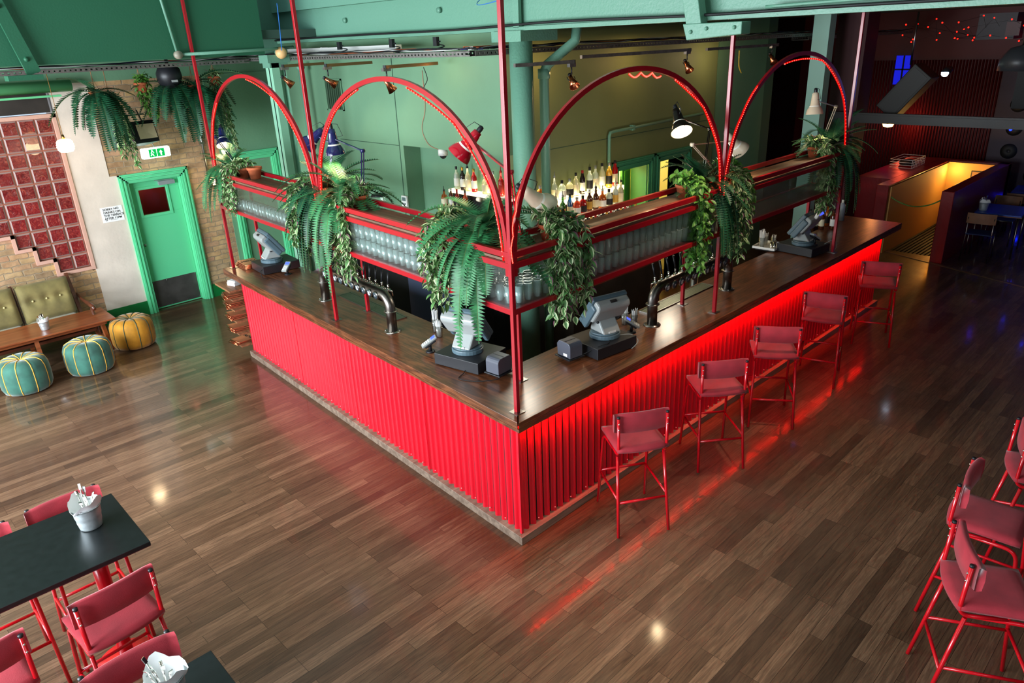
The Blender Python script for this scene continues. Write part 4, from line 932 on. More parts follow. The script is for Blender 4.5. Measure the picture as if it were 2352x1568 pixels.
for z, n in ((.16, 3), (.33, 5), (.50, 5), (.66, 5), (.80, 3)):
    for k in range(n):
        p = LP(-.01+U(-.02, .03), 5.62+U(-.02, .02), z+.001+k*.0165); rk_n += 1
        menu(tuple(p), -DL+pi/2+U(-.22, .22), 'copper edged menu board, %s of the pile on the %s shelf of the wooden rack' % (('lowest', 'second', 'middle', 'fourth', 'fifth')[k] if k < n-1 else 'topmost', {.16: 'lowest', .33: 'second', .50: 'middle', .66: 'fourth', .80: 'upper'}[z]), txt=(z == .16 and k == 2))
q = thing('napkin_stack', 'white paper stack on top of the menu rack', 'napkins', tuple(LP(.02, 5.68, .926)), .3); obj('stack', MB().box(-.07, .07, -.07, .07, 0, .05), PAPER, q, bevel=.004); obj('top_sheet', MB().box(-.05, .075, -.06, .075, .05, .062), PAPER, q)
# ================================================================ PLANTS
def frond(m, base, az, el, L, droop, wid=.05, n=22, twist=0, tip=.0):
    p = V(base); d = V((cos(az)*cos(el), sin(az)*cos(el), sin(el))); st = L/n; side = V((-sin(az), cos(az), 0)); pts = [p.copy()]; ds = [d.copy()]
    for i in range(n):
        d = (d+V((0, 0, -droop*st*(1.2 if i < n*.6 else .8)))).normalized(); p = p+d*st; pts.append(p.copy()); ds.append(d.copy())
    m.mi = 0
    for i in range(2, n+1):
        f = i/n; w_ = wid*(1-f)**.45*min(1, (f*4.5)**.8)+.004; d = ds[i]; up = side.cross(d).normalized(); h = st*.5; w_ *= 1.4
        for s in (-1, 1):
            a = pts[i]-d*h; b = pts[i]+d*h; sd = (side*s*cos(twist)-up*.28).normalized()
            t_ = pts[i]+sd*w_+d*w_*.18
            mid1 = a.lerp(t_, .55)-d*h*.1; mid2 = b.lerp(t_, .5)+d*h*.25
            o = len(m.v); m.v += [tuple(a), tuple(mid1), tuple(t_), tuple(mid2), tuple(b)]; m.f.append([o, o+1, o+2, o+3, o+4]); m.m.append(m.mi); m.sm.append(False)
    m.mi = 1; m.tube(pts[::2], .0022, 4, False); m.mi = 0
def fern(name, loc, lab, n_, L, az0=0, az1=6.28, el=(-.1, 1.1), droop=(1.2, 3.8), wid=.05, dark=False, seed=1, extra=(), group=None, hang=False):
    random.seed(seed); t = thing('potted_fern' if not hang else 'hanging_fern', lab, 'fern', loc, 0, group); m = MB(); n = int(n_*1.5)
    for k in range(n): frond(m, (U(-.02, .02), U(-.02, .02), .1), az0+(az1-az0)*(k+U(0, 1))/n, U(*el), L*U(.75, 1.25), U(*droop), wid*U(.9, 1.3), 26, U(-.3, .3))
    for a, e, l, dr, w_ in extra:
        for _ in range(2): frond(m, (U(-.03, .03), U(-.03, .03), .1), a+U(-.16, .16), e+U(-.1, .15), l*U(.85, 1.1), dr*U(.9, 1.05), w_*1.05, 34)
    obj('foliage', m, [LEAF2 if dark else LEAF1, STEM], t); pot(t, .075, .11); return t
def pot(t, r=.08, h=.12):
    o = obj('pot', MB().lathe([(.001, .0), (r*.72, 0), (r*.95, h*.78), (r*1.08, h*.78), (r*1.1, h), (r*.98, h), (r*.9, h*.8), (r*.7, .02)], 22), TERRA, t)
    obj('soil', MB().cyl((0, 0, h*.7), (0, 0, h*.82), r*.9, n=16), mat('soil', (42, 30, 22), .9), o)
def leaf(m, p, d, nrm, L, W_, kind):
    s = d.cross(nrm).normalized(); prof = [(0, .0), (.18, .7), (.42, 1), (.7, .72), (1, 0)]
    cols = (-1, -.5, 0, .5, 1); o = len(m.v)
    for f, w_ in prof:
        for c in cols: q = p+d*(L*f)+s*(W_*.5*w_*c)+nrm*(abs(c)*.16*W_*w_-.22*L*f*f); m.v.append(tuple(q))
    for i in range(4):
        for j in range(4):
            m.f.append([o+5*i+j, o+5*i+j+1, o+5*i+6+j, o+5*i+5+j]); m.sm.append(True)
            m.m.append((kind[j]) if i < 4 else 0)
def vine(m, pts, step, L, W_, kinds, spread=.8):
    P = [V(p) for p in pts]; m.mi = len(m.mats)-1; m.tube(P, .0022, 4, False); acc = 0; k = 0
    for a, b in zip(P, P[1:]):
        l = (b-a).length; x = 0
        while acc+l-x > step:
            x += step-acc; acc = 0; f = min(x/l, 1); p = a.lerp(b, f); t_ = (b-a).normalized(); k += 1
            ang = k*2.4+U(-.6, .6); q = t_.orthogonal().normalized(); q = (M.Rotation(ang, 3, t_) @ q)
            d = (q*spread+t_*U(.2, .8)+V((0, 0, U(-.5, .2)))).normalized(); nn = (V((U(-.6, .6), U(-.6, .6), 1))-d*d.dot(V((0, 0, 1)))).normalized()
            nn = (nn-d*nn.dot(d)).normalized(); leaf(m, p, d, nn, L*U(.65, 1.15), W_*U(.7, 1.15), random.choice(kinds))
        acc += l-x
TR = [(0, 0, 0, 1), (1, 0, 0, 1), (0, 1, 0, 0), (1, 0, 0, 0), (1, 0, 0, 1), (2, 0, 1, 0), (0, 0, 0, 0), (2, 0, 0, 0)]
def trailer(name, loc, lab, n, drop, rad_=.16, lean=(0, 0), leafL=.082, leafW=.042, kinds=TR, mats=None, seed=1, crown=10, step=.024, cat='plant', potr=.08, over=None, group=None):
    random.seed(seed); t = thing(name, lab, cat, loc, 0, group); n = int(n*1.45); crown = int(crown*1.3); m = MB(); m.mats = mats or [LEAF3, LEAFC, LEAFP, STEM]
    for k in range(n):
        a = 2*pi*k/n+U(-.3, .3); r = rad_*U(.6, 1.2); dx, dy = cos(a)*r, sin(a)*r
        if over: # spill over the given edge direction
            dx, dy = over[0]*U(.12, .26)+over[1]*U(-1, 1)*rad_, over[2]*U(.12, .26)+over[3]*U(-1, 1)*rad_
        dd = drop*U(.45, 1.0); pts = [(0, 0, .1), (dx*.4, dy*.4, .19+U(-.02, .03)), (dx*.9, dy*.9, .13), (dx*1.1+lean[0]*.3, dy*1.1+lean[1]*.3, -.05)]
        z = -.05
        while z > .05-dd: z -= .07; pts.append((dx*1.1+lean[0]*(.3-z)+U(-.02, .02), dy*1.1+lean[1]*(.3-z)+U(-.02, .02), z))
        vine(m, pts, step, leafL, leafW, kinds)
    for k in range(crown):
        a = U(0, 6.28); r = U(.04, .14); vine(m, [(0, 0, .08), (cos(a)*r*.5, sin(a)*r*.5, .17+U(0, .05)), (cos(a)*r, sin(a)*r, .16+U(-.02, .07))], step*.8, leafL, leafW, kinds)
    obj('foliage', m, m.mats, t); pot(t, potr, .125); return t
PT = [(0, 0, 0, 0), (0, 0, 0, 0), (1, 0, 0, 1)]; PM = [LEAF4, LEAF3, LEAF3, STEM]
ZT = 2.31
lq = lambda x, y: tuple(LP(x, y, ZT))
AZL = pi-DL                                    # outward from the left run
OUTL = (-cos(DL), sin(DL), sin(DL), cos(DL))   # over the left front edge
OUTR = (0, 1, -1, 0)
# far left post
fern('f', lq(.27, 5.74), 'bushy dark fern on the rack at the far left post', 22, .42, seed=2, wid=.05, extra=((AZL, .5, .75, 4.5, .055), (AZL-.3, .4, .85, 4.6, .06), (AZL+.25, .2, .7, 4., .05), (AZL+.7, .3, .6, 3.2, .05), (-pi/2+.3, .9, .45, 2., .045)))
trailer('trailing_plant', lq(.30, 5.42), 'variegated trailing plant in a terracotta pot near the far left post', 16, .46, .15, over=OUTL, seed=3, crown=26, leafL=.065)
pl_ = thing('spare_pot', 'bare terracotta pot at the far left post, under the fern leaf', 'plant pot', lq(.36, 5.22)); pot(pl_, .085, .14)
# second left post
fern('f', lq(.30, 3.22), 'dark green fern left of the second red post', 24, .60, seed=5, dark=True, wid=.055, extra=((AZL-.2, .4, .95, 4.6, .06), (AZL+.1, .3, 1.0, 4.6, .055), (AZL+.4, .3, .8, 4, .055), (AZL-.5, .6, .6, 2.6, .05)))
fern('f', lq(.30, 2.86), 'large glossy fern with long hanging fronds at the second red post', 20, .6, seed=6, wid=.06, extra=((AZL+.1, .3, .95, 4.8, .065), (AZL+.35, .25, .8, 4.2, .07), (AZL-.15, .2, 1.0, 5, .055), (AZL+.7, .3, .6, 2.6, .07)))
trailer('trailing_plant', lq(.22, 3.42), 'variegated trailing plant spilling left of the second red post', 12, .55, .12, over=OUTL, seed=8, crown=8)
trailer('trailing_plant', lq(.32, 2.62), 'variegated trailing plant in a terracotta pot right of the second red post', 18, .75, .13, over=OUTL, seed=9, crown=26)
# corner
fern('f', lq(.28, .62), 'huge fern at the corner post with pale fronds hanging to the till', 26, .6, seed=11, wid=.062, extra=((AZL+.1, .25, .98, 4.9, .085), (AZL+.55, .3, .90, 4.7, .075), (AZL+.3, .2, .7, 4.4, .085), (AZL+.8, .2, .6, 4.2, .08), (AZL-.3, .3, .6, 3.6, .07), (AZL+.45, .1, .62, 4.4, .085)))
trailer('trailing_plant', lq(.26, .98), 'variegated trailing plant left of the huge corner fern', 16, .55, .14, over=OUTL, seed=12, crown=12, leafL=.075)
trailer('trailing_plant', (.72, .30, ZT), 'variegated trailing plant in a terracotta pot right of the corner post', 20, .66, .2, over=OUTR, seed=13, crown=26, leafL=.085, leafW=.042)
# right second post
trailer('pothos', (2.64, .32, ZT), 'bright green pothos in a terracotta pot left of the second right post', 16, .72, .14, over=OUTR, kinds=PT, mats=PM, seed=15, crown=26, leafL=.07, leafW=.05)
fern('f', (2.94, .30, ZT), 'dark fern hanging before the second right post', 20, .46, seed=16, dark=True, wid=.052, extra=((-pi/2, .2, .85, 4.6, .055), (-pi/2-.3, .3, .9, 4.6, .05), (-pi/2+.4, .3, .9, 4.4, .05), (-pi/2+.2, .1, .7, 4.2, .05), (pi-.3, .9, .4, 1.4, .045)))
trailer('trailing_plant', (3.24, .28, ZT), 'dense purple-tinged trailing plant right of the second right post', 22, .70, .17, over=OUTR, seed=17, crown=26, leafL=.075, leafW=.04)
trailer('pothos', (3.42, .34, ZT), 'yellow-green leafy plant lit by the cream lamp', 12, .3, .15, over=OUTR, kinds=PT, mats=PM, seed=18, crown=34, leafL=.06, leafW=.045)
# far right post
trailer('trailing_plant', (5.5, .36, ZT), 'variegated trailing plant in a terracotta pot at the far right post', 18, .7, .13, over=OUTR, seed=19, crown=26)
fern('f', (5.74, .28, ZT), 'large dark fern at the far right post before the red pier', 26, .55, seed=20, dark=True, wid=.055, extra=((-pi/2, .2, .95, 4.6, .06), (-pi/2+.35, .3, 1.0, 4.2, .06), (-pi/2-.3, .3, .8, 4.4, .055), (-pi/2+.6, .3, .9, 3.6, .06), (-.2, .5, .6, 2.4, .05)))
# hanging baskets by the brick wall
def hang(o, z):
    q = MB(); q.tube([(0, 0, .12), (0, 0, z)], .005, 6); q.tube([(.06, 0, .1), (0, 0, .3), (-.06, 0, .1)], .003, 5); obj('hanging_cord', q, mat('rope', (150, 110, 76), .8), o)
for loc, lab, sd, n, L in (((-.20, 7.4, 3.24), 'leftmost hanging fern in front of the cream plaster', 31, 15, .66), ((.76, 7.4, 3.26), 'hanging fern with long fronds under the round speaker', 33, 15, .62), ((1.06, 7.35, 3.24), 'hanging fern left of the red pole near the brick wall', 34, 16, .7)):
    o = fern('f', loc, lab, n, L, seed=sd, dark=True, wid=.075, droop=(1.4, 4.6), hang=True, el=(-.5, .8), extra=((-pi/2-.2, .1, .9, 4.4, .08), (-pi/2+.4, .1, .85, 4.4, .08), (-.6, .0, .8, 4.4, .08))); hang(o, 3.64-loc[2])
for loc, lab, sd, kd, mt, dr in (((-.04, 7.42, 3.1), 'hanging variegated vine left of the wall speaker', 35, TR, None, .85), ((.38, 7.4, 3.30), 'hanging green pothos above the wall speaker', 36, PT, PM, .32), ((1.40, 7.4, 3.32), 'hanging variegated vine right of the red pole', 37, TR, None, 1.1)):
    o = trailer('hanging_vine', loc, lab, 7, dr, .08, kinds=kd, mats=mt, seed=sd, crown=6, lean=(.08, 0), leafL=.075); hang(o, 3.64-loc[2])
# ================================================================ ANGLEPOISE LAMPS
def poise(base, joint, elbow, head, d, m, lab, en=6, sc=1.12):
    t = thing('desk_lamp', lab, 'lamp', base); b = V(base); J, E_, H = (V(x)-b for x in (joint, elbow, head)); d = V(d).normalized()
    obj('base', MB().cyl((0, 0, 0), (0, 0, .015), .075, .07, 24), m, t); obj('stem', MB().tube([(0, 0, .01), J], .01, 8), STEEL, t)
    n = (E_-J).cross(V((0, 0, 1))); n = n.normalized()*.012 if n.length > 1e-3 else V((.012, 0, 0)); n2 = (H-E_).cross(V((0, 0, 1))); n2 = n2.normalized()*.008 if n2.length > 1e-3 else n
    up = V((0, 0, .028))
    obj('lower_arm', MB().bar(J+n, E_+n, .008).bar(J-n, E_-n, .008).cyl(J-n*1.6, J+n*1.6, .02, n=14), m, t)
    a0 = H-d*.10
    obj('upper_arm', MB().bar(E_+n2, a0+n2, .008).bar(E_-n2, a0-n2, .008).cyl(E_-n*1.6, E_+n*1.6, .018, n=14), m, t)
    q = MB()
    for s in (1, -1): q.tube([J+n*s*1.4, J.lerp(E_, .45)+n*s*1.6], .006, 6)
    obj('spring', q, CHROME, t)
    T = d.to_track_quat('Z', 'Y').to_matrix().to_4x4(); T.translation = H; T = T @ M.Scale(sc, 4)
    sh_ = obj('shade', MB().lathe([(.018, -.17), (.03, -.165), (.036, -.13), (.045, -.06), (.052, -.035), (.075, .0), (.085, .03), (.088, .05)], 28, T), m, t)
    obj('shade_lining', MB().lathe([(.03, -.12), (.042, -.055), (.072, .0), (.0865, .05)], 28, T), SHADEIN, sh_)
    obj('lamp_cap', MB().lathe([(.001, -.215), (.016, -.21), (.019, -.19), (.018, -.165)], 16, T), BLACKP, sh_)
    obj('bulb', MB().sph(T @ V((0, 0, .0)), .032, 14, 8), BULB, sh_)
    obj('flex', MB().tube([T @ V((0, 0, -.21)), T @ V((.0, .06, -.2)), T @ V((0, .09, -.1)), a0], .003, 6), BLACKP, t)
    if en: lamp('SPOT', 'desk_lamp_light', b+H+d*.045, en, WARM, .03, b+H+d, spot=130, blend=.5)
poise(lq(.3, 5.62), tuple(LP(.3, 5.62, 2.45)), tuple(LP(.2, 5.9, 2.78)), tuple(LP(.32, 5.98, 2.70)), (-.2, -.5, -.8), NAVY, 'navy desk lamp half hidden in the fern at the far left post', 8)
poise(lq(.34, 3.3), tuple(LP(.34, 3.3, 2.42)), tuple(LP(.42, 3.2, 2.86)), tuple(LP(.36, 3.58, 2.86)), (-.5, .55, -.62), NAVY, 'navy desk lamp tilted left behind the second red post', 7)
poise(lq(.42, 2.72), tuple(LP(.42, 2.72, 2.4)), tuple(LP(.42, 2.62, 2.84)), tuple(LP(.34, 3.02, 2.84)), (.05, -.05, -1), NAVY, 'navy desk lamp shining down on the fern right of the second red post', 10)
poise(lq(.4, .36), tuple(LP(.4, .36, 2.42)), tuple(LP(.32, .34, 2.88)), tuple(LP(.36, .95, 2.98)), (-.45, .5, -.72), REDL, 'red desk lamp with a large shade left of the corner post', 7)
poise((.80, .56, ZT), (.90, .52, 2.44), (.28, .60, 2.66), (.74, .40, 2.57), (.75, -.15, -.62), CREAM, 'cream desk lamp by the corner post, shade turned to the right', 7, 1.32)
poise((3.12, .42, ZT), (3.12, .42, 2.42), (3.16, .40, 2.88), (2.52, .32, 2.97), (-.32, -.45, -.6), BLKL, 'black desk lamp with a dazzling open shade right of the wide arch', 9)
poise((3.36, .40, ZT), (3.32, .40, 2.46), (2.90, .42, 2.76), (3.70, .38, 2.64), (.62, -.35, -.7), CREAM, 'cream desk lamp shining right, behind the second right post', 10)
poise((5.95-.15, .42, ZT), (5.98-.15, .42, 2.42), (6.18-.1, .40, 2.84), (5.48, .40, 2.86), (-.05, -.08, -1), CREAM, 'cream desk lamp facing down at the far right post', 8)
# ================================================================ BOTTLES AND BACK SHELVES
GCOL = {'clear': (215, 225, 215), 'amber': (190, 96, 22), 'red': (190, 22, 26), 'green': (60, 150, 40), 'blue': (20, 110, 190), 'dark': (34, 20, 14), 'yellow': (226, 180, 50), 'orange': (230, 84, 40), 'brown': (76, 34, 14), 'pale': (222, 220, 190)}
def btl_mat(k): return mat('bottle_'+k, GCOL[k], .06, trans=(.0 if k in ('dark', 'brown') else .55), ior=1.35, coat=.6)
LBL = [mat('label_cream', (232, 222, 192), .7), mat('label_white', (238, 238, 234), .7), mat('label_black', (30, 28, 30), .6), mat('label_gold', (206, 160, 70), .5), mat('label_red', (176, 40, 34), .6)]
CAPS = [BLACKP, mat('cap_silver', (190, 190, 190), .3, .8), mat('cap_red', (170, 20, 24), .4), mat('cap_gold', (200, 150, 60), .35, .6)]
PR = {'s': [(.001, 0), (.036, 0), (.038, .01), (.038, .18), (.03, .205), (.015, .225), (.013, .29), (.001, .29)], 't': [(.001, 0), (.034, 0), (.036, .01), (.036, .2), (.018, .24), (.014, .3), (.001, .3)],
      'w': [(.001, 0), (.05, 0), (.052, .01), (.052, .13), (.04, .17), (.016, .195), (.015, .235), (.001, .235)], 'b': [(.001, 0), (.029, 0), (.03, .01), (.03, .12), (.015, .165), (.0125, .21), (.001, .21)]}
def bottle(loc, shape, col, lab, grp=None, pour=False, li=0, ci=0, s=1.):
    t = thing('bottle' if shape != 'b' else 'beer_bottle', lab, 'bottle', loc, U(0, 6), grp); T = M.Scale(s, 4)
    P = PR[shape]; h = P[-1][1]; r = P[2][0]
    obj('glass', MB().lathe(P, 14, T), btl_mat(col), t)
    obj('label', MB().lathe([(r*1.02, h*.16), (r*1.02, h*.5)], 14, T), LBL[li], t)
    q = MB()
    if pour: q.lathe([(.001, h), (.016, h), (.015, h+.02), (.006, h+.03), (.004, h+.075), (.001, h+.075)], 10, T)
    else: q.lathe([(P[-2][0]*1.15, h-.035), (P[-2][0]*1.2, h+.004), (.001, h+.005)], 12, T)
    obj('pourer' if pour else 'cap', q, CAPS[ci], t); return t
bs = thing('bottle_shelf', 'stepped back bar shelf with lit glass tops against the olive wall', 'shelf', (3.9, 2.6, 0))
obj('upper_step', MB().box(-1.0, .86, .02, .17, 1.80, 1.86), LITSHELF, bs); obj('middle_step', MB().box(-1.0, .74, -.14, .02, 1.60, 1.65), LITSHELF, bs)
obj('lower_step', MB().box(-1.0, .85, -.30, -.14, 1.40, 1.43), BLACKM, bs); obj('carcass', MB().box(-1.0, .85, -.28, .16, 0, 1.40).box(-1.0, .74, -.12, .16, 1.4, 1.6).box(-1.0, .84, .03, .16, 1.6, 1.8), mat('dark_steel_case', (60, 54, 48), .4, .6), bs)
lamp('AREA', 'shelf_light', (3.9, 2.66, 1.875), 3.5, (1, .85, .5), 1.5, (3.9, 2.9, 2.6), .04)
random.seed(21)
UP = [('w', 'amber', 'orange-gold squat bottle'), ('w', 'amber', 'second gold squat bottle'), ('s', 'pale', 'pale clear spirit bottle'), ('s', 'clear', 'clear bottle with a leafy label'), ('w', 'clear', 'wide clear bottle with yellow label'), ('w', 'pale', 'square clear bottle with copper stopper'), ('s', 'pale', 'pale bottle with black cap'), ('t', 'dark', 'dark wine bottle with red foil cap'),
      ('s', 'clear', 'tall clear bottle'), ('s', 'clear', 'tall clear bottle with dark cap'), ('t', 'pale', 'pale green-white tall bottle'), ('s', 'yellow', 'yellow amber bottle'), ('t', 'red', 'tall red bottle')]
for k, (sh_, c_, lb) in enumerate(UP):
    bottle((3.02+k*.135, 2.69+U(-.01, .01), 1.86), sh_, c_, lb+', number %d from the left on the upper lit shelf' % (k+1) if lb.startswith('tall clear bottle') else lb+' on the upper lit shelf', None, k in (2, 3), k % 3, (2 if c_ == 'dark' else k % 2), 1.0 if k < 8 else 1.12)
MD = [('s', 'clear', 'clear bottle with white cap'), ('s', 'pale', 'pale bottle with cream cap'), ('s', 'red', 'bright red bottle with black pourer'), ('s', 'green', 'bright green bottle with pourer'), ('t', 'blue', 'blue bottle'), ('w', 'orange', 'wide orange-red bottle'), ('w', 'red', 'dark red round bottle'), ('s', 'brown', 'brown bottle with label'),
      ('s', 'brown', 'slim brown bottle with pourer'), ('w', 'amber', 'wide amber decanter bottle'), ('w', 'clear', 'wide frosted clear bottle'), ('s', 'clear', 'clear flask bottle with black collar'), ('s', 'pale', 'pale bottle at the right end')]
for k, (sh_, c_, lb) in enumerate(MD): bottle((2.98+k*.132, 2.52+U(-.01, .01), 1.65), sh_, c_, lb+' on the middle shelf behind the bar', None, k in (2, 3, 8, 9, 11, 12), k % 4, k % 2)
b0 = None
for k in range(22):
    c_ = ('brown', 'dark', 'brown', 'green', 'brown', 'clear')[k % 6]
    bottle((3.05+k*.078, 2.37+U(-.008, .008), 1.43), 'b', c_, 'small beer or mixer bottle, %s in the lowest front row of bottles' % ('leftmost' if k == 0 else 'rightmost' if k == 21 else '%dth from the left' % (k+1) if k > 2 else ('second', 'third')[k-1]+' from the left'), 'beer bottles in the lowest row', False, k % 5, (0, 3, 2, 1)[k % 4])
ls = thing('niche_shelf', 'lit shelf in the green recess left of the round column', 'shelf', (2.8, 3.3, 0))
obj('top_step', MB().box(-.0, .14, -.42, .72, 1.93, 1.97), LITSHELF, ls); obj('lower_step', MB().box(-.16, .0, -.42, .80, 1.72, 1.76), mat('dark_steel_case', (60, 54, 48)), ls); obj('carcass', MB().box(-.15, .14, -.4, .78, 0, 1.72).box(.01, .13, -.4, .7, 1.72, 1.93), BLACKM, ls)
lamp('AREA', 'shelf_light', (2.86, 3.3, 1.985), 1.5, (1, .85, .5), .9, (3.1, 3.3, 2.6), .04)
for k, (y, sh_, c_, lb, pr2) in enumerate(((3.92, 's', 'clear', 'tall clear bottle with dark cap', 0), (3.80, 's', 'dark', 'dark liqueur bottle with white label', 0), (3.70, 's', 'pale', 'pale gold bottle with tall black pourer', 1), (3.58, 's', 'red', 'crimson bottle with gold cap', 0), (3.36, 'w', 'pale', 'pale round bottle', 1), (3.22, 's', 'clear', 'clear bottle', 0), (3.08, 's', 'red', 'red bottle behind the red lamp arm', 1), (2.94, 'w', 'green', 'green whiskey-style bottle with cream label', 1))):
    bottle((2.87, y, 1.97), sh_, c_, lb+' on the recess shelf', None, pr2, (1, 1, 0, 1, 0, 0, 4, 0)[k], (0, 3, 0, 3, 0, 1, 2, 0)[k])
for k, (y, c_, lb) in enumerate(((4.02, 'amber', 'small amber bottle with pourer'), (3.88, 'brown', 'small brown bottle'), (3.76, 'red', 'small red bottle'), (3.6, 'orange', 'orange bottle'))): bottle((2.72, y, 1.76), 's' if k else 'w', c_, lb+' on the lower recess shelf', None, k == 0, k, k % 3, .85)
# equipment behind the bar
t = thing('coffee_grinder', 'coffee grinder with clear hopper against the green wall', 'coffee grinder', (2.45, 5.15, 1.25)); obj('hopper', MB().lathe([(.03, .3), (.1, .42), (.1, .56)], 20), CLEAR, t); obj('lid', MB().cyl((0, 0, .56), (0, 0, .585), .11, .09, 24), BLACKP, t); obj('body', MB().lathe([(.001, 0), (.1, 0), (.1, .04), (.06, .08), (.06, .26), (.08, .3), (.001, .3)], 20), mat('grinder_red', (150, 30, 26), .4), t); obj('collar', MB().cyl((0, 0, .28), (0, 0, .33), .05, n=20), CHROME, t)
t = thing('back_counter', 'stainless back counter along the green recess wall', 'counter', (2.35, 4.3, 0)); obj('case', MB().box(-.28, .3, -1.2, 1.9, 0, 1.2), BLACKM, t); obj('top', MB().box(-.3, .3, -1.22, 1.92, 1.2, 1.25), STEEL, t); obj('glazed_door', MB().box(-.285, -.28, -1.1, -.2, .15, 1.1), mat('cooler_glass', (70, 80, 100), .15), t)
t = thing('steel_cooler', 'dark stainless cabinet below the bottle shelves', 'cabinet', (3.9, 2.1, 0)); obj('case', MB().box(-1.05, .75, -.2, .18, .05, 1.3), mat('smoky_steel', (74, 66, 58), .3, .7, var=.15, vscale=3), t, bevel=.005)
q = MB()
for k in range(9): q.box(-1.0, .2, -.206, -.2, .1+k*.035, .118+k*.035)
obj('vent_grille', q, BLACKM, t); obj('feet', MB().box(-1, -.95, -.15, -.1, 0, .05).box(.65, .7, -.15, -.1, 0, .05), BLACKM, t)
t = thing('bar_sink', 'round steel bowls behind the far beer tower', 'bowls', (4.35, 1.2, 1.02)); obj('bowl', MB().lathe([(.05, 0), (.13, .06), (.14, .12), (.13, .12), (.12, .06), (.04, .01)], 22), CHROME, t); obj('second_bowl', MB().lathe([(.05, -.0), (.1, .05), (.11, .09), (.1, .09), (.04, .01)], 22, M.Translation((.16, .2, .02))), COPPER, t); obj('stand', MB().cyl((0, 0, -1.02), (0, 0, 0), .05, n=12), STEEL, t)
t = thing('cctv_dome', 'white dome camera under the green bulkhead', 'camera', (2.72, 3.98, 2.42)); obj('housing', MB().cyl((0, 0, 0), (0, 0, .08), .062, n=24), WHITEP, t); obj('dome', MB().sph((0, 0, -.0), .045, 16, 8), BLACKP, t)
cable([(2.66, 4.0, 2.5), (2.66, 4.2, 2.56), (2.66, 4.3, 2.75), (2.66, 4.2, 3.0), (2.66, 4.2, 3.45)], 'thin orange wire down the green wall to the dome camera', .003, mat('orange_wire', (190, 100, 80), .6), 'wire')
t = thing('thermostat', 'white wall thermostat with small display beside the recess', 'thermostat', (2.66, 4.80, 1.62)); obj('casing', MB().box(-.03, 0, -.06, .06, 0, .2), WHITEP, t, bevel=.004); obj('display', MB().box(-.032, -.03, -.04, .04, .13, .18), mat('lcd_grey', (90, 110, 110), .3), t); obj('keys', MB().box(-.033, -.03, -.035, -.005, .08, .1).box(-.033, -.03, .005, .035, .08, .1), GREYD, t)
t = thing('switch_box', 'small white socket below the wall thermostat', 'socket', (2.66, 4.8, 1.38)); obj('casing', MB().box(-.03, 0, -.04, .04, 0, .1), WHITEP, t, bevel=.004); obj('rocker', MB().box(-.034, -.03, -.012, .012, .03, .06), WHITEP, t)
for k, (a, b) in enumerate(((6.86, .72), (6.95, .6), (7.08, .74), (7.0, .86), (6.72, .84), (7.2, .9))):
    bottle((a, b, 1.1), 's', ('brown', 'brown', 'amber', 'clear', 'yellow', 'brown')[k], ('dark bottle with green label', 'tall brown syrup bottle', 'amber bottle', 'clear bottle', 'short yellow bottle', 'brown bottle at the back')[k]+' on the dark end of the bar', None, k in (1, 2), k % 4, k % 2)
t = thing('water_jug', 'tall pale plastic bottle standing at the dark end of the bar', 'bottle', (7.53, .72, 1.1)); obj('body', MB().lathe([(.001, 0), (.045, 0), (.045, .22), (.02, .26), (.001, .26)], 18), mat('milky_plastic', (150, 160, 176), .4), t); obj('cap', MB().cyl((0, 0, .26), (0, 0, .3), .018, n=12), WHITEP, t)
# ================================================================ CEILING SERVICES
def tray(a, b, lab, w_=.3):
    a, b = V(a), V(b); d = (b-a); L = d.length; t = thing('cable_tray', lab, 'cable tray', a, math.atan2(d.y, d.x))
    q = MB(); q.box(0, L, -w_/2, w_/2, 0, .003)
    for s in (-1, 1):
        q.box(0, L, s*w_/2-.002, s*w_/2+.002, 0, .016); q.box(0, L, s*w_/2-.002, s*w_/2+.002, .034, .05)
        for k in range(int(L/.06)): q.box(k*.06, k*.06+.035, s*w_/2-.002, s*w_/2+.002, .016, .034)
    obj('perforated_channel', q, GALV, t)
    random.seed(int(L*10)); 
    for c in range(6):
        col = [(20, 20, 22), (210, 210, 206), (30, 30, 34), (190, 84, 40), (60, 50, 110), (28, 28, 30)][c]
        y0 = -w_/2+.03+c*w_/7; n = max(3, int(L/.35)); pts = [(L*k/n, y0+U(-.03, .03), .06+U(0, .03)) for k in range(n+1)]
        obj('cable_run', MB().tube(pts, .006, 6), mat('cable_%d' % c, col, .5), t)
    return t
tray((2.05, 8.2, 3.62), (2.02, 2.4, 3.60), 'perforated cable tray running above the left arm of the bar')
tray((1.9, 2.5, 3.62), (9.6, 2.45, 3.60), 'perforated cable tray running above the right arm of the bar')
tray((-4.5, 7.3, 3.60), (1.85, 7.3, 3.62), 'perforated cable tray near the brick wall under the dark green upper panel')
tray((9.6, 2.6, 3.56), (14, 2.4, 3.5), 'dim cable tray in the dark room on the right')
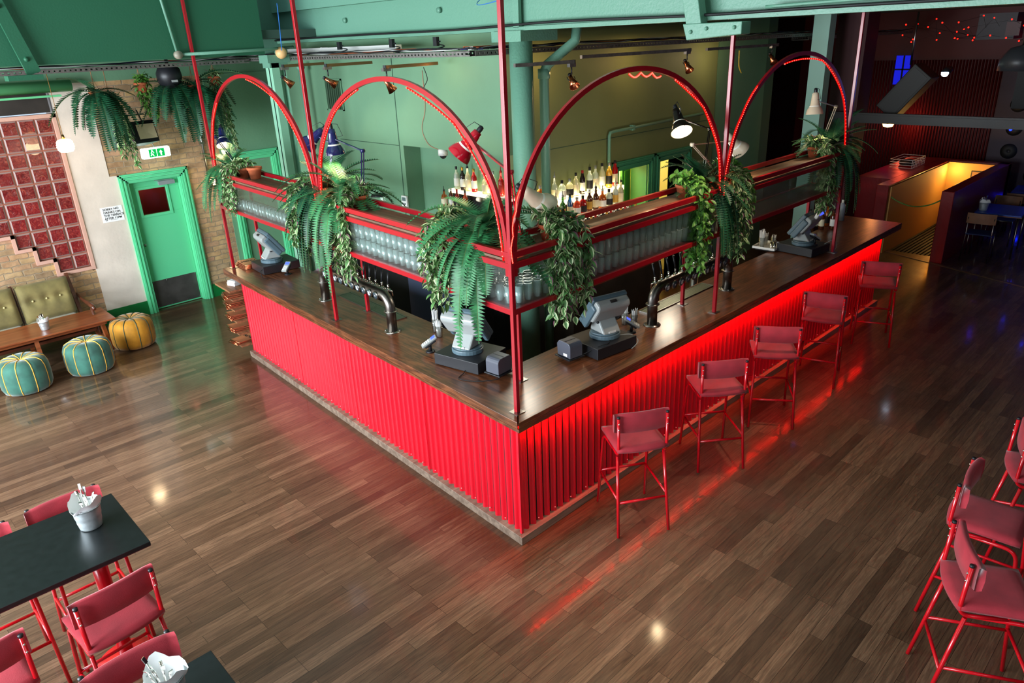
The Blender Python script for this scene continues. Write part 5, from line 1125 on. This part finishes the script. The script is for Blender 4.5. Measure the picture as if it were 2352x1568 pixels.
def spot(loc, bar, aim, lab, on=0, col=COPPER):
    t = thing('track_spotlight', lab, 'spotlight', loc); d = (V(aim)-V(loc)).normalized()
    obj('driver_box', MB().box(-.05, .05, -.02, .02, .125, .16), GALV, t); obj('stem', MB().cyl((0, 0, .05), (0, 0, .13), .008, n=8), BLACKP, t)
    T = d.to_track_quat('Z', 'Y').to_matrix().to_4x4()
    obj('yoke', MB().tube([T @ V((.045*cos(a), 0, -.02+.045*sin(a))) for a in [pi*k/8-.0 for k in range(-1, 10)]], .005, 6), BLACKP, t)
    obj('cone', MB().lathe([(.001, -.05), (.022, -.045), (.024, 0), (.058, .10), (.055, .10), (.022, .01)], 22, T), col, t)
    obj('lamp', MB().lathe([(.001, .035), (.022, .035), (.03, .04)], 14, T), mat('spot_face', (255, 220, 160), .4, emit=(255, 210, 140), es=4), t)
    obj('heatsink', MB().cyl(T @ V((0, 0, -.075)), T @ V((0, 0, -.045)), .02, n=14), BLACKP, t)
    if on: lamp('SPOT', 'track_light', V(loc)+d*.12, on, WARM, .02, aim, spot=75, blend=.6)
def track(a, b, lab, m=GALV):
    a, b = V(a), V(b); t = thing('light_track', lab, 'light track', a, math.atan2((b-a).y, (b-a).x)); L = (b-a).length
    obj('rail', MB().box(0, L, -.018, .018, 0, .035), m, t); obj('end_stop', MB().box(-.012, 0, -.02, .02, -.002, .037), BLACKP, t); return t
BRZ = mat('bronze_track', (140, 98, 66), .3, .6)
track((1.60, 5.72, 3.545), (2.3, 5.9, 3.56), 'bronze light track at the far left above the bar', BRZ); track((1.62, 4.72, 3.545), (2.4, 4.9, 3.56), 'bronze light track above the tall left arch', BRZ); track((1.62, 3.52, 3.52), (2.5, 3.7, 3.55), 'bronze light track right of the tall left arch', BRZ)
track((2.95, 1.96, 3.50), (2.2, 2.1, 3.5), 'white light track beside the round column', GALV); track((5.25, 2.0, 3.535), (3.3, 2.15, 3.53), 'steel light track above the wide right arch', GALV); track((7.6, 2.0, 3.52), (5.9, 2.15, 3.52), 'steel light track above the rightmost arch', GALV)
spot((1.62, 5.73, 3.39), 0, (2.6, 5.0, 2.2), 'copper spotlight farthest left above the bar', 10)
spot((1.64, 4.73, 3.39), 0, (2.6, 4.2, 2.6), 'copper spotlight above the tall arch, seen side on', 8)
spot((1.64, 3.53, 3.37), 0, (2.6, 3.2, 1.9), 'copper spotlight right of the tall arch crown', 14)
spot((2.93, 1.97, 3.34), 0, (2.2, .2, 1.5), 'copper spotlight by the drainpipe, turned left', 22)
spot((5.20, 2.0, 3.38), 0, (4.6, .2, 1.2), 'copper spotlight above the crown of the wide arch', 16)
spot((7.45, 2.0, 3.37), 0, (6.9, .4, 1.2), 'copper spotlight far right before the pale pillar', 6)
lamp('POINT', 'track_spill_fill', (3.25, 2.4, 3.42), 5, (1, .6, .25), .06); lamp('POINT', 'track_spill_fill', (5.0, 2.4, 3.45), 4, (1, .6, .25), .06); lamp('POINT', 'track_spill_fill', (6.9, 2.35, 3.4), 6, (1, .7, .4), .06); lamp('POINT', 'side_room_fill', (9.9, 3.6, 2.6), 16, (.8, 1, .8), .2); lamp('POINT', 'track_spill_fill', (2.3, 3.6, 3.44), 2.5, (1, .6, .25), .06)  # unseen points added to lighten the walls by the tracks and the side room
t = thing('strip_light', 'long white fluorescent batten under the girder at the left', 'strip light', (2.3, 6.75, 3.68), rad(-90)); obj('batten', MB().box(0, 2.6, -.04, .04, .02, .08), WHITEP, t); obj('tube', MB().cyl((.05, 0, 0), (2.5, 0, 0), .013, n=10), WHITEP, t); obj('clips', MB().box(.9, .94, -.045, .045, -.01, .085), WHITEP, t)
t = thing('alarm_bell', 'warm lit round lamp at the left end of the girder', 'lamp', (1.75, 6.0, 3.72)); obj('globe', MB().sph((0, 0, 0), .075, 18, 10), mat('peach_globe', (240, 190, 130), .4), t); obj('back_plate', MB().cyl((0, .05, 0), (.03, .1, 0), .06, n=18), GREENG, t)
cable([(2.17, 7.0, 3.88), (2.17, 5, 3.89), (2.17, 3, 3.88), (2.17, 1.5, 3.9), (2.17, 0, 3.88), (2.17, -1.2, 3.885), (2.17, -3, 3.88)], 'black cable clipped along the lower flange of the girder', .012)
cable([(2.16, -.6, 3.91), (2.16, -1.4, 3.92), (2.16, -2, 3.90), (2.16, -3, 3.93)], 'green painted cable on the girder at the right', .012, GREENG)
cable([(2.13, 2.2, 4.8), (2.1, 2.25, 4.3), (2.0, 2.4, 4.1), (.2, .16, 4.0)], 'thin blue wire beside the corner post', .004, mat('blue_wire', (40, 110, 190), .5), 'wire')
cable([(1.66, 5.75, 4.3), (1.62, 5.7, 4.0), (1.58, 5.66, 3.75)], 'thin blue cord at the left end of the girder', .006, mat('blue_wire', (40, 110, 190)), 'wire')
cable([(1.9, 3.2, 3.52), (1.9, 3.15, 3.4), (1.88, 3.2, 3.3), (1.9, 3.12, 3.2)], 'dark loose wire hanging below the tray above the tall arch', .005, None, 'wire')
cable([(6.5, 2.0, 3.5), (6.52, 2.0, 3.3), (6.6, 2.0, 3.2)], 'yellow loose wire under the right tray', .008, mat('yellow_wire', (220, 180, 60), .5), 'wire')
for k, (x, y) in enumerate(((2.02, 3.9), (2.02, 3.1), (2.02, 5.0))):
    t = thing('plug_lead', ('black plug standing on the left tray above the arch crown', 'black plug and coil at the right end of the left tray', 'black plug farthest left on the tray')[k], 'plug', (x, y, 3.67)); obj('plug', MB().box(-.02, .02, -.03, .03, .06, .15), BLACKP, t); obj('coil', MB().tube([(.05*cos(a)+.05, .05*sin(a), .0+.01*a) for a in [k*.5 for k in range(22)]], .006, 6), BLACKP, t)
vg = thing('wall_vent', 'slatted vent high on the green wall behind the track lights', 'vent', (2.66, 6.3, 3.2)); q = MB()
for k in range(7): q.box(-.012, 0, -.18+k*.055, -.15+k*.055, -.28, .12)
obj('slats', q, mat('vent_shadow', (60, 84, 64), .6), vg); obj('vent_frame', MB().box(-.014, 0, -.22, .22, .12, .14).box(-.014, 0, -.22, .22, -.30, -.28).box(-.014, 0, -.22, -.2, -.3, .14).box(-.014, 0, .2, .22, -.3, .14), GREENW, vg)
t = thing('ceiling_speaker', 'black round-backed loudspeaker hung under the cable tray above the ferns', 'loudspeaker', (.74, 7.3, 3.50)); obj('cabinet', MB().lathe([(.001, -.2), (.08, -.19), (.15, -.1), (.165, 0), (.14, .09), (.06, .14), (.001, .15)], 24, M.Rotation(rad(25), 4, 'X')), BLACKP, t); obj('badge', MB().box(-.04, .04, -.165, -.155, -.09, -.06), GREYL, t); obj('bracket', MB().box(-.02, .02, -.01, .01, .1, .2), BLACKP, t)
lamp('POINT', 'bar_aisle_fill', (1.6, 1.5, 2.1), 14, (1, .9, .75), .12); lamp('POINT', 'bar_aisle_fill', (4.2, 1.45, 2.0), 14, (1, .85, .65), .12)  # unseen points added to brighten the aisle behind the bar
# ================================================================ LEFT WALL THINGS
t = thing('wall_speaker', 'black horn loudspeaker with cream horn on the brick above the door', 'loudspeaker', (.24, 7.8, 2.74), rad(10))
T = M.Rotation(rad(-14), 4, 'X'); obj('cabinet', MB().prism([(-.31, -.14), (.31, -.14), (.24, .14), (-.24, .14)], -.15, .15, T), BLACKP, t, bevel=.006)
obj('woofer', MB().lathe([(.001, -.10), (.04, -.11), (.11, -.143), (.125, -.146), (.128, -.141)], 28, T @ M.Translation((-.14, 0, 0)) @ M.Rotation(pi/2, 4, 'X') @ M.Scale(-1, 4, (0, 0, 1)) @ M.Translation((0, 0, 0))), mat('woofer_cone', (24, 24, 30), .5), t)
q = MB(); a = [(.03, -.145, -.10), (.29, -.145, -.10), (.29, -.145, .10), (.03, -.145, .10)]; b = [(.14, -.06, -.03), (.18, -.06, -.03), (.18, -.06, .03), (.14, -.06, .03)]; a2 = [(x, -.15, z) for x, _, z in a]
q.add([T @ V(p) for p in [(.0, -.143, -.12), (.30, -.143, -.12), (.30, -.143, .12), (.0, -.143, .12)]], [(0, 1, 2, 3)]); obj('horn_baffle', q, BLACKM, t)
q = MB(); q.add([T @ V(p) for p in a2+[(x, -.144, z) for x, _, z in b]], [(0, 1, 5, 4), (1, 2, 6, 5), (2, 3, 7, 6), (3, 0, 4, 7), (4, 5, 6, 7)]); obj('horn', q, mat('cream_horn', (226, 212, 170), .5), t)
obj('wall_bracket', MB().bar((.3, .14, .05), (.3, .28, .3), .02).bar((-.2, .1, .25), (.3, .1, .25), .02), STEEL, t)
t = thing('exit_sign', 'lit white emergency exit sign with green arrow above the green door', 'exit sign', (.585, 8.0, 2.44), rad(6))
obj('casing', MB().box(-.21, .21, -.04, .04, -.075, .075), EXITW, t, bevel=.02)
q = MB(); q.box(-.115, -.005, -.043, -.04, -.055, .055); q.box(.005, .115, -.043, -.04, -.055, .055); obj('green_panel', q, EXITG, t)
q = MB(); T = M(((1, 0, 0, 0), (0, 0, -1, -.0435), (0, 1, 0, 0), (0, 0, 0, 1)))
q.prism([(.05, -.04), (.07, -.04), (.07, .0), (.085, .0), (.06, .035), (.035, .0), (.05, .0)], 0, .001, T)
q.prism([(-.075, .03), (-.06, .03), (-.06, .045), (-.075, .045)], 0, .001, T); q.prism([(-.085, -.005), (-.06, .025), (-.045, .0), (-.04, .005), (-.055, .03), (-.075, .028), (-.092, .0)], 0, .001, T); q.prism([(-.08, -.005), (-.06, -.005), (-.045, -.045), (-.055, -.045), (-.068, -.015), (-.09, -.04), (-.1, -.035)], 0, .001, T)
obj('pictogram', q, EXITW, t); obj('hanger', MB().cyl((0, 0, .07), (0, .2, .35), .008, n=8), STEEL, t)
t = thing('terrace_notice', 'white paper notice with black lettering on the plaster beside the door', 'notice', (-.112, 8.283, 1.62), 0)
obj('sheet', MB().box(-.15, .15, 0, .002, -.11, .11), PAPER, t)
text('notice_text', 'SORRY NO\nDRINKS ON\nTHE TERRACE\nAFTER 11PM', .044, INK, t, M.Translation((-.12, -.001, .06)) @ M.Rotation(pi/2, 4, 'X'), .0005, 'LEFT')
obj('footer_marks', MB().box(-.11, -.085, -.001, 0, -.086, -.078).box(-.04, .05, -.001, 0, -.084, -.081), INK, t)
t = thing('pendant_light', 'glowing ribbed opal pendant lamp hanging left of the ferns', 'pendant lamp', (-.68, 7.5, 2.72))
m = MB(); n = 32; P = [(.03, .085), (.075, .075), (.098, .045), (.094, .03), (.104, .015), (.098, 0), (.106, -.015), (.096, -.03), (.098, -.045), (.075, -.075), (.03, -.082), (.001, -.083)]
m.lathe(P, n); obj('shade', m, OPAL, t); obj('fitting', MB().cyl((0, 0, .08), (0, 0, .14), .022, .012, 14), mat('brass', (170, 130, 70), .3, 1), t); obj('flex', MB().tube([(0, 0, .13), (0, 0, .9)], .004, 6), mat('gold_flex', (140, 100, 50), .6), t)
lamp('POINT', 'pendant_glow', (-.68, 7.42, 2.58), 7, WARM, .1)
# ================================================================ DARK ROOM
def dchair(loc, rz, lab, grp):
    t = thing('dining_chair', lab, 'chair', loc, rz, grp)
    obj('seat', MB().box(-.2, .2, -.19, .19, .44, .46), mat('blue_seat', (30, 50, 100), .5), t, bevel=.01)
    q = MB(); q.grid(lambda u, v_: ((u-.5)*.42, -.2-.03*(1-(2*u-1)**2), .64+.17*v_), 8, 2); q.grid(lambda u, v_: ((.5-u)*.42, -.188-.03*(1-(2*u-1)**2), .64+.17*v_), 8, 2); obj('backrest', q, PLY, t)
    for s in (-1, 1):
        obj('leg', MB().tube([(s*.2, -.24, 0), (s*.185, -.17, .45), (s*.185, -.2, .74)], .011, 8), STEEL, t); obj('leg', MB().tube([(s*.2, .22, 0), (s*.185, .16, .44)], .011, 8), STEEL, t)
    obj('frame', MB().tube([(-.185, -.17, .43), (-.185, .17, .43), (.185, .17, .43), (.185, -.17, .43)], .01, 8), STEEL, t); return t
def btable(loc, rz, lab):
    t = thing('blue_table', lab, 'table', loc, rz); obj('tabletop', MB().box(-.42, .42, -.34, .34, .72, .745), BLUET, t, bevel=.004)
    obj('edge', MB().box(-.42, .42, -.343, .343, .705, .72), PLY, t)
    for a in (-1, 1):
        for b in (-1, 1): obj('leg', MB().tube([(a*.38, b*.3, .71), (a*.38, b*.3, 0)], .014, 8), STEEL, t)
btable((11.25, -.53, 0), rad(5), 'blue topped table in the dark room, nearer of two'); btable((13.3, -.58, 0), rad(5), 'blue topped table in the dark room, farther of two')
dchair((10.62, -.42, 0), rad(-85), 'plywood chair with steel legs at the near blue table, back toward the bar', None); dchair((11.95, -.42, 0), rad(92), 'plywood chair on the far side of the near blue table', None); dchair((12.65, -.5, 0), rad(-85), 'plywood chair between the two blue tables', None)
bucket((11.0, -.3, .745), 'dim cutlery bucket on the nearer blue table', 1.2, 6, 11); bucket((13.1, -.5, .745), 'dim cutlery bucket on the farther blue table', 1.2, 6, 12)
t = thing('wire_basket', 'white wire basket standing on the dark red stair wall', 'basket', (12.2, 1.4, 1.2)); q = MB()
for z in (0, .05, .1, .15):
    q.tube([(-.35, -.2, z), (.35, -.2, z), (.35, .2, z), (-.35, .2, z), (-.35, -.2, z)], .005, 5)
for k in range(9): q.cyl((-.35+k*.0875, -.2, 0), (-.35+k*.0875, -.2, .15), .004, n=5)
obj('wires', q, WHITEP, t); obj('contents', MB().sph((0, 0, .05), .15, 10, 6, .5), BLACKM, t)
struct('wall_plinth_red', MB().box(10.6, 13.4, 1.13, 1.7, 0, 1.2), REDT)
t = thing('stage_monitor', 'large black hanging loudspeaker in the dark red room', 'loudspeaker', (10.3, 1.0, 2.72), 0); T = M.Rotation(rad(38), 4, 'X'); obj('cabinet', MB().box(-.2, .2, -.2, .16, -.42, .42, T), mat('monitor_black', (16, 17, 18), .5), t, bevel=.01); obj('grille', MB().box(-.206, -.2, -.16, .12, -.38, .38, T), mat('monitor_grille', (34, 36, 38), .5), t); obj('hanger', MB().cyl((0, 0, .4), (0, 0, 1.2), .015, n=8), STEEL, t)
t = thing('beam_spot', 'small bright white stage light beside the hanging loudspeaker', 'spotlight', (10.2, .42, 3.0)); obj('lens', MB().cyl((-.05, 0, 0), (-.055, 0, 0), .055, n=18), mat('white_light', (255, 255, 255), .4, emit=(210, 230, 255), es=9), t); obj('body', MB().cyl((-.05, 0, 0), (.12, 0, .05), .06, n=18), BLACKP, t)
t = thing('wall_lamp', 'warm bowl wall lamp under the black beam in the red room', 'lamp', (11.5, 1.62, 2.02)); obj('bowl', MB().lathe([(.001, -.05), (.08, -.03), (.1, .02), (.09, .02), (.001, -.03)], 18), mat('lamp_bowl', (255, 210, 150), .4, emit=(255, 190, 110), es=5), t); obj('arm', MB().cyl((0, 0, 0), (.1, .1, .05), .012, n=8), BLACKP, t)
lamp('POINT', 'lamp_glow', (11.6, 1.7, 1.9), 5, (1, .3, .08), .05)
t = thing('cloth_shade_lamp', 'dark grey dome lamp at the upper right edge', 'lamp', (9.0, -.82, 3.22)); obj('dome', MB().lathe([(.03, .2), (.14, .17), (.24, .05), (.26, -.12), (.24, -.12), (.001, .1)], 24), mat('dome_grey', (52, 54, 58), .4), t); obj('rod', MB().cyl((0, 0, .18), (0, 0, .76), .02, n=10), STEEL, t)
t = thing('black_panel', 'black hanging panel behind the dome lamp', 'panel', (11.2, -.75, 3.0)); obj('board', MB().box(-.03, .03, -.5, .4, -.6, .5), BLACKM, t); obj('hanger', MB().box(-.02, .02, -.02, .02, .5, 1.0), BLACKM, t)
sw = thing('speaker_stack', 'wall of stacked speaker boxes with blue lit cones in the far dark room', 'speaker stack', (14.2, -.5, 0)); q = MB(); q.box(0, .5, -1.6, 1.05, .0, 2.95); obj('cabinets', q, mat('dark_purple_box', (40, 20, 44), .5), sw)
random.seed(4)
for i in range(5):
    for j in range(6):
        y = -1.4+i*.52+U(-.05, .05); z = .4+j*.45; c = MB().lathe([(.02, .0), (.06, -.02), (.15, .03), (.16, .05)], 20, M.Translation((-.03, y, z)) @ M.Rotation(-pi/2, 4, 'Y') @ M.Scale(-1, 4, (0, 0, 1))); k = obj('speaker_cone', c, BLACKM, sw)
        if (i+j) % 2: obj('blue_glint', MB().sph((-.04, y+U(-.05, .05), z+U(-.04, .04)), .028, 8, 6), BLUEE, k)
t = thing('blue_lit_booth', 'narrow blue lit window deep in the dark red room', 'window light', (14.86, 2.7, 2.75)); obj('blue_pane', MB().box(-.03, 0, -.2, .1, -.25, .35), mat('blue_glow', (10, 20, 200), .4, emit=(10, 20, 230), es=.5), t); obj('dark_bars', MB().box(-.05, -.03, -.22, .12, .05, .08).box(-.05, -.03, -.08, -.05, -.25, .35), BLACKM, t)
fl_ = thing('fairy_lights', 'red fairy lights strung under the dark ceiling at the upper right', 'string light', (11.5, 0, 3.7)); q = MB(); P = []
for k in range(56): p = V((U(-1.6, 1.2), 1.3-2.9*(k/56)+U(-.2, .2), U(-.25, .12)-(.25 if k > 44 else 0))); P.append(p); q.sph(p, .011, 6, 4)
obj('led_row', q, LEDR, fl_, kind='stuff'); obj('wire', MB().tube(P, .0025, 4), BLACKM, fl_)
t = thing('ceiling_duct', 'pale perforated duct and white box under the dark ceiling', 'duct', (11.6, .1, 3.35)); obj('duct', MB().box(-.05, .5, -.2, .35, .1, .5), mat('dim_duct', (50, 48, 50), .5, .5), t); obj('access_point', MB().box(-.1, -.06, -.28, -.08, .15, .36), mat('pink_grey_box', (80, 50, 52), .5), t)
cable([(10.1, 1.0, 1.05), (10.1, .8, .93), (10.1, .55, .87), (10.1, .3, .92), (10.1, .1, 1.04)], 'green leafy garland hung across the stair opening', .012, LEAF4, 'garland')
t = thing('framed_picture', 'small framed picture inside the lit stairwell', 'picture', (13.08, .35, .95), 0); obj('frame', MB().box(0, .02, -.14, .14, -.2, .1), BLACKM, t); obj('print', MB().box(-.003, 0, -.12, .12, -.18, .08), mat('sepia_print', (150, 110, 70), .6), t)
